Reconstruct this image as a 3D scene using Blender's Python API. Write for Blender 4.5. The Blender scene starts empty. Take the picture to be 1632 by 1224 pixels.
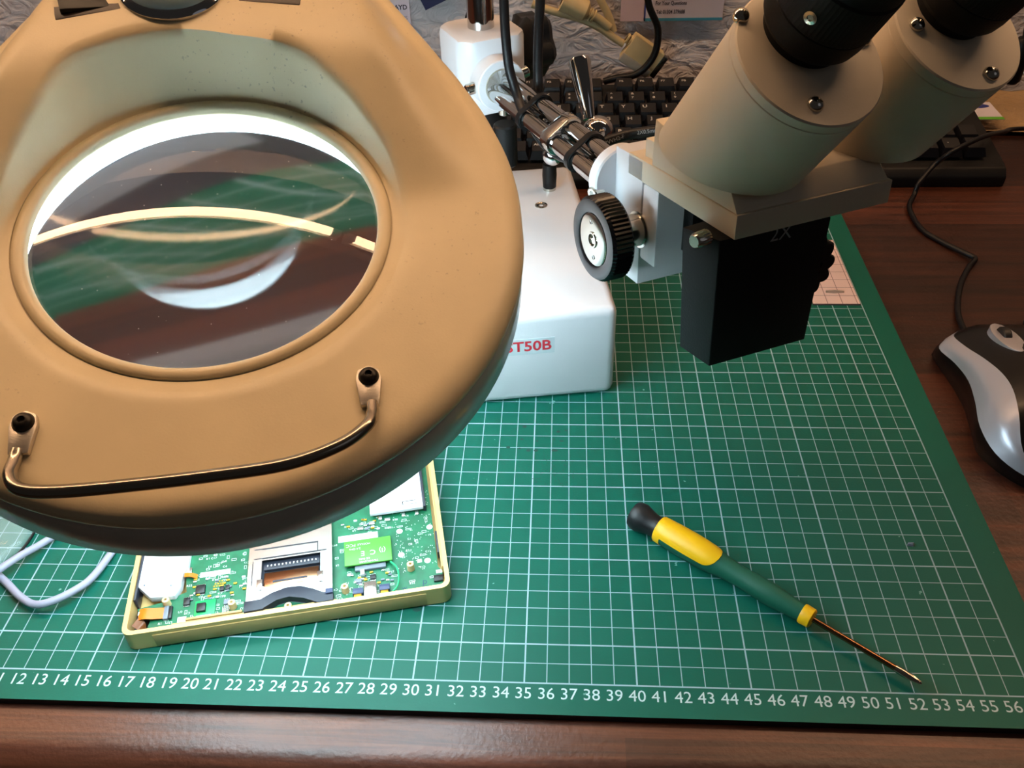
import bpy, bmesh, math, random
from mathutils import Vector, Matrix, noise
random.seed(7)
S = bpy.context.scene
COL = S.collection
CM = 0.01
PI = math.pi
# ------------------------------------------------------------------ camera, light, exposure
FPX = 1424.72                                   # focal length in pixels of a 1632 px wide frame
cam = bpy.data.cameras.new('camera'); camo = bpy.data.objects.new('camera', cam); COL.objects.link(camo)
cam.sensor_fit = 'HORIZONTAL'; cam.sensor_width = 36.0; cam.lens = 36.0 * FPX / 1632
cam.clip_start = 0.01; cam.clip_end = 50
right = Vector((0.998500, 0.047557, -0.027131)); down = Vector((0.009805, -0.642833, -0.765943)); fwd = Vector((-0.053867, 0.764528, -0.642335))
mw = Matrix((right, -down, -fwd)).transposed().to_4x4(); mw.translation = Vector((0.364710, -0.219109, 0.357764))
camo.matrix_world = mw
S.camera = camo
S.view_settings.view_transform = 'Standard'; S.view_settings.look = 'None'
S.view_settings.exposure = 0.0; S.view_settings.gamma = 1.0; S.view_settings.use_curve_mapping = False

W = bpy.data.worlds.new('world'); S.world = W; W.use_nodes = True
W.node_tree.nodes['Background'].inputs[0].default_value = (1.0, 0.88, 0.80, 1)
W.node_tree.nodes['Background'].inputs[1].default_value = 0.022

def area(name, loc, target, size, power, color):
    l = bpy.data.lights.new(name, 'AREA'); l.shape = 'DISK'; l.size = size * CM; l.energy = power; l.color = color
    o = bpy.data.objects.new(name, l); COL.objects.link(o); o.location = Vector(loc) * CM
    o.rotation_euler = (Vector(target) - Vector(loc)).to_track_quat('-Z', 'Y').to_euler()
    return o
STRIP_STRENGTH = 34.0                            # warm strip lights under the shelf over the desk (built below)
area('right_fill', (150, -60, 90), (40, 20, 5), 80, 0.25, (0.9, 0.9, 1.0))     # added faint cool fill from the right, no known window there
RING_STRENGTH = 19.0

# ------------------------------------------------------------------ materials
MATS = {}
def srgb(c):
    f = lambda v: (v / 255) / 12.92 if v <= 10.3 else (((v / 255) + 0.055) / 1.055) ** 2.4
    return (f(c[0]), f(c[1]), f(c[2]), 1)
def mat(name, c, rough=0.5, metal=0.0, bump=0, bscale=200, var=0, vscale=40, spec=0.5, coat=0, alpha=1, trans=0, ior=1.5, emit=None, es=0, c2=None, stretch=None):
    m = bpy.data.materials.new(name); m.use_nodes = True; nt = m.node_tree; b = nt.nodes['Principled BSDF']
    b.inputs['Base Color'].default_value = srgb(c); b.inputs['Roughness'].default_value = rough; b.inputs['Metallic'].default_value = metal
    b.inputs['Specular IOR Level'].default_value = spec; b.inputs['Coat Weight'].default_value = coat; b.inputs['Coat Roughness'].default_value = 0.1
    b.inputs['Alpha'].default_value = alpha; b.inputs['Transmission Weight'].default_value = trans; b.inputs['IOR'].default_value = ior
    if emit: b.inputs['Emission Color'].default_value = emit; b.inputs['Emission Strength'].default_value = es
    def vec():
        tc = nt.nodes.new('ShaderNodeTexCoord')
        if stretch:
            mp = nt.nodes.new('ShaderNodeMapping'); mp.inputs['Scale'].default_value = stretch; nt.links.new(tc.outputs['Object'], mp.inputs[0]); return mp.outputs[0]
        return tc.outputs['Object']
    if var:
        n = nt.nodes.new('ShaderNodeTexNoise'); n.inputs['Scale'].default_value = vscale; n.inputs['Detail'].default_value = 6; nt.links.new(vec(), n.inputs['Vector'])
        r = nt.nodes.new('ShaderNodeValToRGB'); r.color_ramp.elements[0].position = 0.35; r.color_ramp.elements[1].position = 0.65
        k = 1 - var
        r.color_ramp.elements[0].color = srgb(c2) if c2 else srgb([v * k for v in c]); r.color_ramp.elements[1].color = srgb(c)
        nt.links.new(n.outputs['Fac'], r.inputs[0]); nt.links.new(r.outputs[0], b.inputs['Base Color'])
    if bump:
        n = nt.nodes.new('ShaderNodeTexNoise'); n.inputs['Scale'].default_value = bscale; n.inputs['Detail'].default_value = 4; nt.links.new(vec(), n.inputs['Vector'])
        bp = nt.nodes.new('ShaderNodeBump'); bp.inputs['Strength'].default_value = bump; bp.inputs['Distance'].default_value = 0.001
        nt.links.new(n.outputs['Fac'], bp.inputs['Height']); nt.links.new(bp.outputs[0], b.inputs['Normal'])
    MATS[name] = m
    return m

def grid_material(name, base, line, thin, thick, xmax, ymax, yoff, scuffs=True):
    """printed centimetre grid, every fifth line heavier, in object coordinates (metres)"""
    m = bpy.data.materials.new(name); m.use_nodes = True; nt = m.node_tree; N = nt.nodes; Lk = nt.links; b = N['Principled BSDF']
    b.inputs['Roughness'].default_value = 0.45; b.inputs['Specular IOR Level'].default_value = 0.22
    tc = N.new('ShaderNodeTexCoord'); sp = N.new('ShaderNodeSeparateXYZ'); Lk.new(tc.outputs['Object'], sp.inputs[0])
    def mth(op, a, c=None):
        n = N.new('ShaderNodeMath'); n.operation = op
        for i, v in enumerate((a, c)):
            if v is None: continue
            if isinstance(v, (int, float)): n.inputs[i].default_value = v
            else: Lk.new(v, n.inputs[i])
        return n.outputs[0]
    def axis(o, off, mx):
        c = mth('MULTIPLY', o, 100.0)
        d1 = mth('ABSOLUTE', mth('SUBTRACT', c, mth('ROUND', c)))
        q = mth('DIVIDE', mth('SUBTRACT', c, off), 5.0)
        d5 = mth('MULTIPLY', mth('ABSOLUTE', mth('SUBTRACT', q, mth('ROUND', q))), 5.0)
        ln = mth('MAXIMUM', mth('LESS_THAN', d1, thin), mth('LESS_THAN', d5, thick))
        e0 = mth('LESS_THAN', mth('ABSOLUTE', c), thick); e1 = mth('LESS_THAN', mth('ABSOLUTE', mth('SUBTRACT', c, mx)), thick)
        ln = mth('MAXIMUM', ln, mth('MAXIMUM', e0, e1))
        inside = mth('MULTIPLY', mth('GREATER_THAN', c, -thick), mth('LESS_THAN', c, mx + thick))
        return ln, inside
    lx, ix = axis(sp.outputs['X'], 0, xmax); ly, iy = axis(sp.outputs['Y'], yoff, ymax)
    msk = mth('MULTIPLY', mth('MAXIMUM', lx, ly), mth('MULTIPLY', ix, iy))
    n1 = N.new('ShaderNodeTexNoise'); n1.inputs['Scale'].default_value = 9; n1.inputs['Detail'].default_value = 8; Lk.new(tc.outputs['Object'], n1.inputs['Vector'])
    mx = N.new('ShaderNodeMix'); mx.data_type = 'RGBA'; mx.inputs['A'].default_value = srgb([v * 0.92 for v in base]); mx.inputs['B'].default_value = srgb(base); Lk.new(n1.outputs['Fac'], mx.inputs['Factor'])
    col = mx.outputs['Result']
    if scuffs:
        for sc, th, colr, amt in ((140, 0.75, (150, 205, 192), 0.45), (60, 0.755, (10, 60, 50), 0.7), (420, 0.765, (150, 205, 190), 0.5)):
            n2 = N.new('ShaderNodeTexNoise'); n2.inputs['Scale'].default_value = sc; n2.inputs['Detail'].default_value = 3; Lk.new(tc.outputs['Object'], n2.inputs['Vector'])
            g = mth('MULTIPLY', mth('GREATER_THAN', n2.outputs['Fac'], th), amt)
            m2 = N.new('ShaderNodeMix'); m2.data_type = 'RGBA'; Lk.new(g, m2.inputs['Factor']); Lk.new(col, m2.inputs['A']); m2.inputs['B'].default_value = srgb(colr); col = m2.outputs['Result']
    m3 = N.new('ShaderNodeMix'); m3.data_type = 'RGBA'; Lk.new(msk, m3.inputs['Factor']); Lk.new(col, m3.inputs['A']); m3.inputs['B'].default_value = srgb(line)
    Lk.new(m3.outputs['Result'], b.inputs['Base Color'])
    n4 = N.new('ShaderNodeTexNoise'); n4.inputs['Scale'].default_value = 900; Lk.new(tc.outputs['Object'], n4.inputs['Vector'])
    bp = N.new('ShaderNodeBump'); bp.inputs['Strength'].default_value = 0.12; bp.inputs['Distance'].default_value = 0.0004; Lk.new(n4.outputs['Fac'], bp.inputs['Height']); Lk.new(bp.outputs[0], b.inputs['Normal'])
    MATS[name] = m
    return m

def wood_material(name):
    m = bpy.data.materials.new(name); m.use_nodes = True; nt = m.node_tree; N = nt.nodes; Lk = nt.links; b = N['Principled BSDF']
    b.inputs['Roughness'].default_value = 0.38; b.inputs['Specular IOR Level'].default_value = 0.5
    tc = N.new('ShaderNodeTexCoord')
    mp = N.new('ShaderNodeMapping'); Lk.new(tc.outputs['Object'], mp.inputs[0]); mp.inputs['Location'].default_value = (0.313, 0.012, 0)
    br = N.new('ShaderNodeTexBrick'); Lk.new(mp.outputs[0], br.inputs['Vector'])
    br.inputs['Scale'].default_value = 1.0; br.inputs['Brick Width'].default_value = 0.52; br.inputs['Row Height'].default_value = 0.062; br.inputs['Mortar Size'].default_value = 0.0
    br.inputs['Color1'].default_value = (0, 0, 0, 1); br.inputs['Color2'].default_value = (1, 1, 1, 1); br.offset = 0.41; br.offset_frequency = 2
    ms = N.new('ShaderNodeMapping'); ms.inputs['Scale'].default_value = (2.2, 46, 10); Lk.new(tc.outputs['Object'], ms.inputs[0])
    gn = N.new('ShaderNodeTexNoise'); gn.inputs['Scale'].default_value = 3.0; gn.inputs['Detail'].default_value = 9; gn.inputs['Roughness'].default_value = 0.65; gn.inputs['Distortion'].default_value = 0.6; Lk.new(ms.outputs[0], gn.inputs['Vector'])
    rp = N.new('ShaderNodeValToRGB'); e = rp.color_ramp.elements
    e[0].position = 0.32; e[0].color = srgb((50, 27, 18)); e[1].position = 0.68; e[1].color = srgb((104, 58, 38)); e.new(0.5).color = srgb((78, 42, 28))
    Lk.new(gn.outputs['Fac'], rp.inputs[0])
    mxv = N.new('ShaderNodeMix'); mxv.data_type = 'RGBA'; mxv.blend_type = 'MULTIPLY'; mxv.inputs['Factor'].default_value = 1.0
    r2 = N.new('ShaderNodeValToRGB'); r2.color_ramp.elements[0].color = (0.36, 0.33, 0.31, 1); r2.color_ramp.elements[1].color = (1.3, 1.14, 1.04, 1); Lk.new(br.outputs['Color'], r2.inputs[0])
    Lk.new(rp.outputs[0], mxv.inputs['A']); Lk.new(r2.outputs[0], mxv.inputs['B']); Lk.new(mxv.outputs['Result'], b.inputs['Base Color'])
    n4 = N.new('ShaderNodeTexNoise'); n4.inputs['Scale'].default_value = 420; n4.inputs['Detail'].default_value = 3; Lk.new(tc.outputs['Object'], n4.inputs['Vector'])
    bp = N.new('ShaderNodeBump'); bp.inputs['Strength'].default_value = 0.35; bp.inputs['Distance'].default_value = 0.0006; Lk.new(n4.outputs['Fac'], bp.inputs['Height']); Lk.new(bp.outputs[0], b.inputs['Normal'])
    MATS[name] = m
    return m

def plaster_material(name, c, strength, scale):
    m = mat(name, c, 0.55, var=0.12, vscale=14, spec=0.4)
    nt = m.node_tree; N = nt.nodes; Lk = nt.links; b = N['Principled BSDF']
    tc = N.new('ShaderNodeTexCoord'); mp = N.new('ShaderNodeMapping'); mp.inputs['Scale'].default_value = (1, 1, 1.9); Lk.new(tc.outputs['Object'], mp.inputs[0])
    n = N.new('ShaderNodeTexNoise'); n.inputs['Scale'].default_value = scale; n.inputs['Detail'].default_value = 7; n.inputs['Distortion'].default_value = 1.6; Lk.new(mp.outputs[0], n.inputs['Vector'])
    bp = N.new('ShaderNodeBump'); bp.inputs['Strength'].default_value = strength; bp.inputs['Distance'].default_value = 0.012; Lk.new(n.outputs['Fac'], bp.inputs['Height']); Lk.new(bp.outputs[0], b.inputs['Normal'])
    return m

grid_material('cutting_mat_green', (13, 97, 79), (150, 178, 186), 0.021, 0.036, 57, 42, 2)
grid_material('squared_board', (235, 205, 196), (120, 92, 88), 0.02, 0.02, 3.2, 8.4, 0, False)
wood_material('laminate_wood')
plaster_material('wall_paint', (226, 220, 222), 0.85, 34)
plaster_material('brown_paper', (176, 146, 106), 1.0, 22)
mat('white_print', (190, 212, 212), 0.6)
mat('mat_stain', (16, 62, 52), 0.45)
mat('mat_underside', (14, 20, 20), 0.7)
mat('lamp_cream', (247, 229, 188), 0.36, bump=0.05, bscale=1200, var=0.05, vscale=22, spec=0.45)
_m = MATS['lamp_cream']; _n = _m.node_tree.nodes; _l = _m.node_tree.links; _b = _n['Principled BSDF']; _src = _b.inputs['Base Color'].links[0].from_socket
_tc = _n.new('ShaderNodeTexCoord'); _a1 = _n.new('ShaderNodeTexNoise'); _a1.inputs['Scale'].default_value = 620; _a1.inputs['Detail'].default_value = 2
_a2 = _n.new('ShaderNodeTexNoise'); _a2.inputs['Scale'].default_value = 16; _l.new(_tc.outputs['Object'], _a1.inputs['Vector']); _l.new(_tc.outputs['Object'], _a2.inputs['Vector'])
_r1 = _n.new('ShaderNodeValToRGB'); _r1.color_ramp.elements[0].position = .66; _r1.color_ramp.elements[1].position = .74; _l.new(_a1.outputs['Fac'], _r1.inputs[0])
_r2 = _n.new('ShaderNodeValToRGB'); _r2.color_ramp.elements[0].position = .5; _r2.color_ramp.elements[1].position = .68; _l.new(_a2.outputs['Fac'], _r2.inputs[0])
_mu = _n.new('ShaderNodeMath'); _mu.operation = 'MULTIPLY'; _l.new(_r1.outputs[0], _mu.inputs[0]); _l.new(_r2.outputs[0], _mu.inputs[1])
_mm = _n.new('ShaderNodeMath'); _mm.operation = 'MULTIPLY'; _mm.inputs[1].default_value = .38; _l.new(_mu.outputs[0], _mm.inputs[0])
_mx = _n.new('ShaderNodeMix'); _mx.data_type = 'RGBA'; _l.new(_mm.outputs[0], _mx.inputs['Factor']); _l.new(_src, _mx.inputs['A']); _mx.inputs['B'].default_value = srgb((120, 92, 66)); _l.new(_mx.outputs['Result'], _b.inputs['Base Color'])
mat('lamp_grey', (222, 222, 214), 0.22, var=0.04, vscale=30)
mat('reflector_white', (240, 240, 238), 0.5)
mat('lens_glass', (255, 255, 255), 0.0, trans=1, ior=1.5)
mat('lens_hazed', (250, 253, 255), 0.055, trans=1, ior=1.5)
mat('tube_light', (255, 255, 255), 0.4, emit=(0.68, 0.90, 1.0, 1), es=RING_STRENGTH)
mat('strip_tube', (255, 240, 220), 0.4, emit=(1.0, 0.62, 0.35, 1), es=STRIP_STRENGTH)
mat('lamp_socket', (225, 225, 222), 0.5)
mat('chrome', (205, 205, 205), 0.07, 1.0)
mat('brushed_steel', (206, 198, 186), 0.32, 0.8, bump=0.15, bscale=500, stretch=(1, 8, 1))
mat('nickel', (200, 196, 186), 0.16, 1.0)
mat('dark_steel', (158, 150, 138), 0.2, 1.0)
mat('screw_black', (44, 40, 36), 0.35, 0.6)
mat('black_plastic', (11, 11, 12), 0.42, spec=0.35)
mat('black_gloss', (8, 8, 10), 0.2, spec=0.5)
mat('black_matt', (8, 9, 11), 0.6, spec=0.3, bump=0.1, bscale=900)
mat('black_rubber', (24, 24, 26), 0.45)
mat('cable_black', (13, 13, 16), 0.42, spec=0.4)
mat('cable_grey', (164, 161, 178), 0.45)
mat('cable_beige', (196, 176, 132), 0.5)
mat('connector_beige', (214, 192, 142), 0.5, bump=0.05)
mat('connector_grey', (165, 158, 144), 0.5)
mat('scope_white', (222, 222, 226), 0.34, bump=0.04, bscale=900)
mat('scope_cream', (222, 210, 188), 0.45, bump=0.06, bscale=1100)
mat('sticker_film', (203, 214, 218), 0.35)
mat('sticker_red', (214, 52, 66), 0.5)
mat('print_grey', (150, 150, 150), 0.6)
mat('switch_brown', (58, 44, 36), 0.4)
mat('knob_blue', (158, 186, 190), 0.3, 0.5)
mat('handle_yellow', (250, 188, 6), 0.42)
mat('handle_green', (14, 92, 70), 0.55, bump=0.05, bscale=1500)
mat('blade_steel', (150, 112, 80), 0.2, 1.0)
mat('blade_tip', (200, 190, 176), 0.22, 1.0)
mat('case_gold', (234, 196, 128), 0.36, 0.2)
mat('case_tan', (196, 164, 104), 0.5)
mat('pcb_green', (26, 116, 78), 0.4, var=0.18, vscale=130)
mat('pcb_bright', (30, 160, 92), 0.35)
mat('module_green', (86, 176, 62), 0.4)
mat('solder', (214, 216, 214), 0.25, 0.9)
mat('silk_white', (226, 238, 228), 0.6)
mat('chip_black', (30, 30, 33), 0.4)
mat('chip_grey', (120, 128, 140), 0.4)
mat('blue_plastic', (62, 72, 104), 0.45)
mat('slot_plastic', (44, 48, 60), 0.45)
mat('gold_pad', (212, 168, 60), 0.3, 0.8)
mat('card_metal', (236, 234, 230), 0.2, 0.97)
mat('copper_plate', (176, 130, 98), 0.2, 1.0)
mat('drive_white', (238, 238, 244), 0.4)
mat('flex_orange', (224, 116, 22), 0.35)
mat('flex_brown', (122, 70, 34), 0.3)
mat('standoff_beige', (226, 198, 146), 0.5)
mat('wire_green', (40, 190, 120), 0.4)
mat('ink_blue', (16, 62, 84), 0.6)
mat('mouse_silver', (196, 196, 206), 0.33, 0.4)
mat('mouse_black', (10, 9, 9), 0.3)
mat('key_black', (22, 21, 23), 0.5, spec=0.4)
mat('key_side', (13, 13, 18), 0.4, spec=0.4)
mat('key_legend', (200, 196, 190), 0.6)
mat('keyboard_body', (16, 15, 15), 0.5, spec=0.35)
mat('clear_plastic', (225, 240, 235), 0.12, alpha=0.22)
mat('card_white', (222, 214, 226), 0.5)
mat('card_pink', (226, 200, 206), 0.5)
mat('card_blue', (40, 52, 140), 0.5)
mat('card_cyan', (70, 160, 190), 0.5)
mat('card_green', (98, 186, 40), 0.5)
mat('print_dark', (52, 44, 62), 0.6)
mat('print_mauve', (146, 128, 140), 0.6)
mat('navy', (24, 26, 78), 0.5)
mat('crumb', (190, 160, 130), 0.6)
mat('desk_core', (70, 44, 34), 0.6)
mat('floor_grey', (96, 88, 80), 0.7, var=0.2, vscale=6)

# ------------------------------------------------------------------ mesh helpers (all lengths in centimetres)
_txt = {}
def text_geo(s, bold=False):
    if (s, bold) not in _txt:
        c = bpy.data.curves.new('t', 'FONT'); c.body = s; c.size = 1.0; c.align_x = 'CENTER'; c.align_y = 'CENTER'; c.resolution_u = 3
        if bold: c.offset = 0.022
        o = bpy.data.objects.new('t', c); COL.objects.link(o)
        me = bpy.data.meshes.new_from_object(o.evaluated_get(bpy.context.evaluated_depsgraph_get()))
        _txt[(s, bold)] = ([v.co.copy() for v in me.vertices], [list(p.vertices) for p in me.polygons])
        bpy.data.objects.remove(o); bpy.data.curves.remove(c); bpy.data.meshes.remove(me)
    return _txt[(s, bold)]

def spline(pts, k=8):
    P = [Vector(p) for p in pts]; out = []
    for i in range(len(P) - 1):
        p0 = P[i - 1] if i else P[0] * 2 - P[1]; p1, p2 = P[i], P[i + 1]; p3 = P[i + 2] if i + 2 < len(P) else P[-1] * 2 - P[-2]
        for j in range(k):
            t = j / k
            out.append(0.5 * ((2 * p1) + (p2 - p0) * t + (2 * p0 - 5 * p1 + 4 * p2 - p3) * t * t + (3 * p1 - p0 - 3 * p2 + p3) * t ** 3))
    out.append(P[-1])
    return out

class MB:
    def __init__(s, X=None):
        s.bm = bmesh.new(); s.X = X or Matrix(); s.mi = 0
    def m(s, i): s.mi = i; return s
    def add(s, vs, fs):
        b = [s.bm.verts.new(s.X @ Vector(v)) for v in vs]
        for f in fs:
            try: fc = s.bm.faces.new([b[i] for i in f]); fc.material_index = s.mi
            except ValueError: pass
        return s
    def _merge(s, t):
        t.verts.index_update()
        s.add([v.co for v in t.verts], [[v.index for v in f.verts] for f in t.faces]); t.free(); return s
    def hull(s, lo, hi, b=0, seg=2):
        """prism between two matching rings of points"""
        n = len(lo); t = bmesh.new(); A = [t.verts.new(p) for p in lo]; B = [t.verts.new(p) for p in hi]
        t.faces.new(A[::-1]); t.faces.new(B)
        for i in range(n): t.faces.new([A[i], A[(i + 1) % n], B[(i + 1) % n], B[i]])
        if b: bmesh.ops.bevel(t, geom=list(t.edges), offset=b, segments=seg, profile=0.5, affect='EDGES', clamp_overlap=True)
        return s._merge(t)
    def box(s, a, c, b=0, seg=2):
        (x0, y0, z0), (x1, y1, z1) = a, c
        r = [(x0, y0), (x1, y0), (x1, y1), (x0, y1)]
        return s.hull([(x, y, z0) for x, y in r], [(x, y, z1) for x, y in r], b, seg)
    def prism(s, poly, z0, z1, b=0, seg=2):
        return s.hull([(p[0], p[1], z0) for p in poly], [(p[0], p[1], z1) for p in poly], b, seg)
    def lathe(s, p0, axis, prof, n=32, mod=None):
        p0 = Vector(p0); a = Vector(axis).normalized(); u = a.orthogonal().normalized(); w = a.cross(u); vs = []; fs = []; R = []
        for t, r in prof:
            if r <= 1e-6: R.append([len(vs)]); vs.append(p0 + a * t)
            else:
                R.append(list(range(len(vs), len(vs) + n)))
                for k in range(n):
                    rr = r * (mod(k, t) if mod else 1); th = 2 * PI * k / n
                    vs.append(p0 + a * t + (u * math.cos(th) + w * math.sin(th)) * rr)
        for A, B in zip(R, R[1:]):
            for k in range(n):
                k2 = (k + 1) % n
                if len(A) == 1 and len(B) == 1: continue
                if len(A) == 1: fs.append([A[0], B[k2], B[k]])
                elif len(B) == 1: fs.append([A[k], A[k2], B[0]])
                else: fs.append([A[k], A[k2], B[k2], B[k]])
        return s.add(vs, fs)
    def cyl(s, p0, p1, r0, r1=None, n=32, b=0.0):
        p0, p1 = Vector(p0), Vector(p1); L = (p1 - p0).length; r1 = r0 if r1 is None else r1
        pr = [(0, 0), (0, r0 - b), (b, r0), (L - b, r1), (L, r1 - b), (L, 0)] if b else [(0, 0), (0, r0), (L, r1), (L, 0)]
        return s.lathe(p0, p1 - p0, pr, n)
    def ball(s, c, r, n=24):
        return s.lathe(Vector(c) - Vector((0, 0, r)), (0, 0, 1), [(r - r * math.cos(PI * i / 12), r * math.sin(PI * i / 12)) for i in range(13)], n)
    def tube(s, pts, r, n=10, k=8, smooth=True):
        P = spline(pts, k) if smooth else [Vector(p) for p in pts]
        T = [(P[min(i + 1, len(P) - 1)] - P[max(i - 1, 0)]).normalized() for i in range(len(P))]
        u = T[0].orthogonal().normalized(); vs = []; fs = []
        for i, p in enumerate(P):
            u = (u - T[i] * u.dot(T[i])).normalized(); w = T[i].cross(u)
            rr = r(i / (len(P) - 1)) if callable(r) else r
            for q in range(n): vs.append(p + (u * math.cos(2 * PI * q / n) + w * math.sin(2 * PI * q / n)) * rr)
        for i in range(len(P) - 1):
            for q in range(n): fs.append([i * n + q, i * n + (q + 1) % n, (i + 1) * n + (q + 1) % n, (i + 1) * n + q])
        fs.append(list(range(n))[::-1]); fs.append([len(vs) - n + q for q in range(n)])
        return s.add(vs, fs)
    def ribbon(s, pts, wdir, wd, th):
        """flat strip of thickness th that follows a curve"""
        P = spline(pts, 6); w = Vector(wdir).normalized() * wd / 2; vs = []; fs = []
        for i, p in enumerate(P):
            t = (P[min(i + 1, len(P) - 1)] - P[max(i - 1, 0)]).normalized(); nn = t.cross(w).normalized() * th / 2
            vs += [p - w - nn, p + w - nn, p + w + nn, p - w + nn]
        for i in range(len(P) - 1):
            for q in range(4): fs.append([i * 4 + q, i * 4 + (q + 1) % 4, i * 4 + 4 + (q + 1) % 4, i * 4 + 4 + q])
        fs.append([3, 2, 1, 0]); e = len(vs) - 4; fs.append([e, e + 1, e + 2, e + 3])
        return s.add(vs, fs)
    def grid(s, f, nu, nv, cu=False, cv=False):
        vs = [f(i, j) for i in range(nu) for j in range(nv)]; fs = []
        for i in range(nu if cu else nu - 1):
            for j in range(nv if cv else nv - 1):
                fs.append([i * nv + j, ((i + 1) % nu) * nv + j, ((i + 1) % nu) * nv + (j + 1) % nv, i * nv + (j + 1) % nv])
        return s.add(vs, fs)
    def text(s, body, size, pos, xd=(1, 0, 0), yd=(0, 1, 0), bold=False, sx=1.0):
        V, Fc = text_geo(body, bold); pos = Vector(pos); xd = Vector(xd).normalized() * sx; yd = Vector(yd).normalized()
        return s.add([pos + xd * (v.x * size) + yd * (v.y * size) for v in V], Fc)
    def build(s, name, mats, parent=None, at=(0, 0, 0), label=None, cat=None, group=None, kind=None, ang=38, fix=True):
        """link the collected geometry as ONE mesh object; 'at' is the origin in centimetres (world)"""
        if parent is not None: at = parent['_at']
        if fix: bmesh.ops.recalc_face_normals(s.bm, faces=s.bm.faces[:])
        a = Vector(at)
        for v in s.bm.verts: v.co = (v.co - a) * CM
        me = bpy.data.meshes.new(name); s.bm.to_mesh(me); s.bm.free()
        for x in (mats if isinstance(mats, (list, tuple)) else [mats]): me.materials.append(MATS[x])
        me.shade_smooth(); me.set_sharp_from_angle(angle=math.radians(ang))
        o = bpy.data.objects.new(name, me); COL.objects.link(o)
        if parent is not None: o.parent = parent
        else: o.location = a * CM
        o['_at'] = tuple(at)
        tag(o, label, cat, group, kind)
        return o

def tag(o, label=None, cat=None, group=None, kind=None):
    for k, v in (('label', label), ('category', cat), ('group', group), ('kind', kind)):
        if v: o[k] = v
    return o
def thing(name, at, label, cat, group=None):
    o = bpy.data.objects.new(name, None); COL.objects.link(o); o.location = Vector(at) * CM; o['_at'] = tuple(at); o.empty_display_size = 0.02
    return tag(o, label, cat, group)
def frame(o, x, y, z):
    return Matrix(((x[0], y[0], z[0], o[0]), (x[1], y[1], z[1], o[1]), (x[2], y[2], z[2], o[2]), (0, 0, 0, 1)))
def sm(a, b, x):
    t = min(1, max(0, (x - a) / (b - a))); return t * t * (3 - 2 * t)

# ================================================================== SETTING
MB().box((-300, -250, -74), (380, 71, -73)).build('floor', 'floor_grey', kind='structure')
WALL_Y = 67.5
b = MB()
def wallpt(i, j):
    x = -120 + i * 3.0; z = -73 + j * 2.0
    return (x, WALL_Y + 0.35 * noise.noise(Vector((x * .09, z * .12, 3))) - 0.17, z)
b.grid(wallpt, 111, 92); b.build('wall_back', 'wall_paint', kind='structure', fix=False)

DZ = -0.45                                        # desk surface; the mat's top is z = 0
desk = thing('desk', (40, 30, -73), 'dark reddish wood laminate desk with rounded front edge under everything', 'desk')
prof = [(66.9, DZ), (-3.0, DZ)] + [(-3.0 - 1.5 * math.sin(a), DZ - 1.5 + 1.5 * math.cos(a)) for a in [PI / 2 * i / 8 for i in range(1, 9)]] + [(-4.5, -3.2), (-4.2, -3.6), (66.9, -3.6)]
MB().hull([(-60, y, z) for y, z in prof], [(150, y, z) for y, z in prof]).build('worktop', 'laminate_wood', desk, ang=50)
for x in (-55, 142): MB().box((x, -1, -73), (x + 3, 66, -3.6)).build('side_panel', 'desk_core', desk)

# shelf on the wall above the desk (over the frame) with two strip lights end to end under its front edge
SHZ = 104.0
MB().box((-150, 36, SHZ), (150, WALL_Y, SHZ + 2.5), .2).build('wall_shelf', 'desk_core', at=(0, 55, SHZ), label='dark wooden shelf on the wall above the desk', cat='shelf')
for x0, x1, lb in ((-142, 43.0, 'long warm strip light under the shelf, left of the pair'), (51.0, 130, 'warm strip light under the shelf, right of the pair')):
    st = thing('strip_light', ((x0 + x1) / 2, 42.5, SHZ), lb, 'lamp', 'strip lights under the shelf')
    MB().box((x0 - 3, 40.2, 102.2), (x1 + 3, 44.8, SHZ), .2).build('batten', 'lamp_socket', st)
    MB().cyl((x0, 42.5, 100), (x1, 42.5, 100), 1.9, n=20).build('tube', 'strip_tube', st)
    for e, d in ((x0, -1), (x1, 1)): MB().box((min(e, e + 3 * d), 41, 98.6), (max(e, e + 3 * d), 44, 102.4), .2).build('end_cap', 'lamp_socket', st)

# ================================================================== CUTTING MAT
mb = MB()
rc = [(-1.5 + 0.4, -1.5), (58.5 - .4, -1.5), (58.5, -1.1), (58.5, 43.1), (58.1, 43.5), (-1.1, 43.5), (-1.5, 43.1), (-1.5, -1.1)]
mb.prism(rc, -0.03, 0)
mb.m(1).prism([(x * .999 + .02, y * .999 + .02) for x, y in rc], DZ, -0.03)
mb.m(2)
for k in range(0, 58): mb.text(str(k), 0.78, (k - 0.02, -0.53, 0.006), bold=False)
for k in range(1, 43): mb.text(str(k), 0.78, (57.55, k, 0.006)) if False else None
mb.m(3)
for x, y, a, b_ in ((34.4, 16.78, .13, .13), (36.39, 16.38, .11, .1), (36.83, 16.5, .08, .06), (34.29, 15.7, .09, .08), (35.17, 15.56, .06, .08), (36.14, 15.74, .05, .05), (36.58, 15.59, .13, .06), (33.52, 15.01, .12, .1), (34.18, 14.92, .1, .07), (34.69, 14.77, .13, .09), (35.12, 14.78, .13, .1), (36.19, 14.8, .19, .09), (39.7, 17.6, .07, .05), (41.2, 8.3, .1, .08), (42.3, 8.2, .08, .1), (29.7, 3.75, .22, .12)):
    mb.add([(x + a * math.cos(t), y + b_ * math.sin(t), .004) for t in [2 * PI * i / 14 for i in range(14)]], [list(range(14))])
random.seed(5)
for k in range(150):
    x, y, a = random.gauss(36.1, .75), random.gauss(13.0, .6), random.uniform(.012, .035)
    mb.add([(x + a * math.cos(t), y + a * math.sin(t), .004) for t in [2 * PI * i / 6 for i in range(6)]], [list(range(6))])
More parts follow.
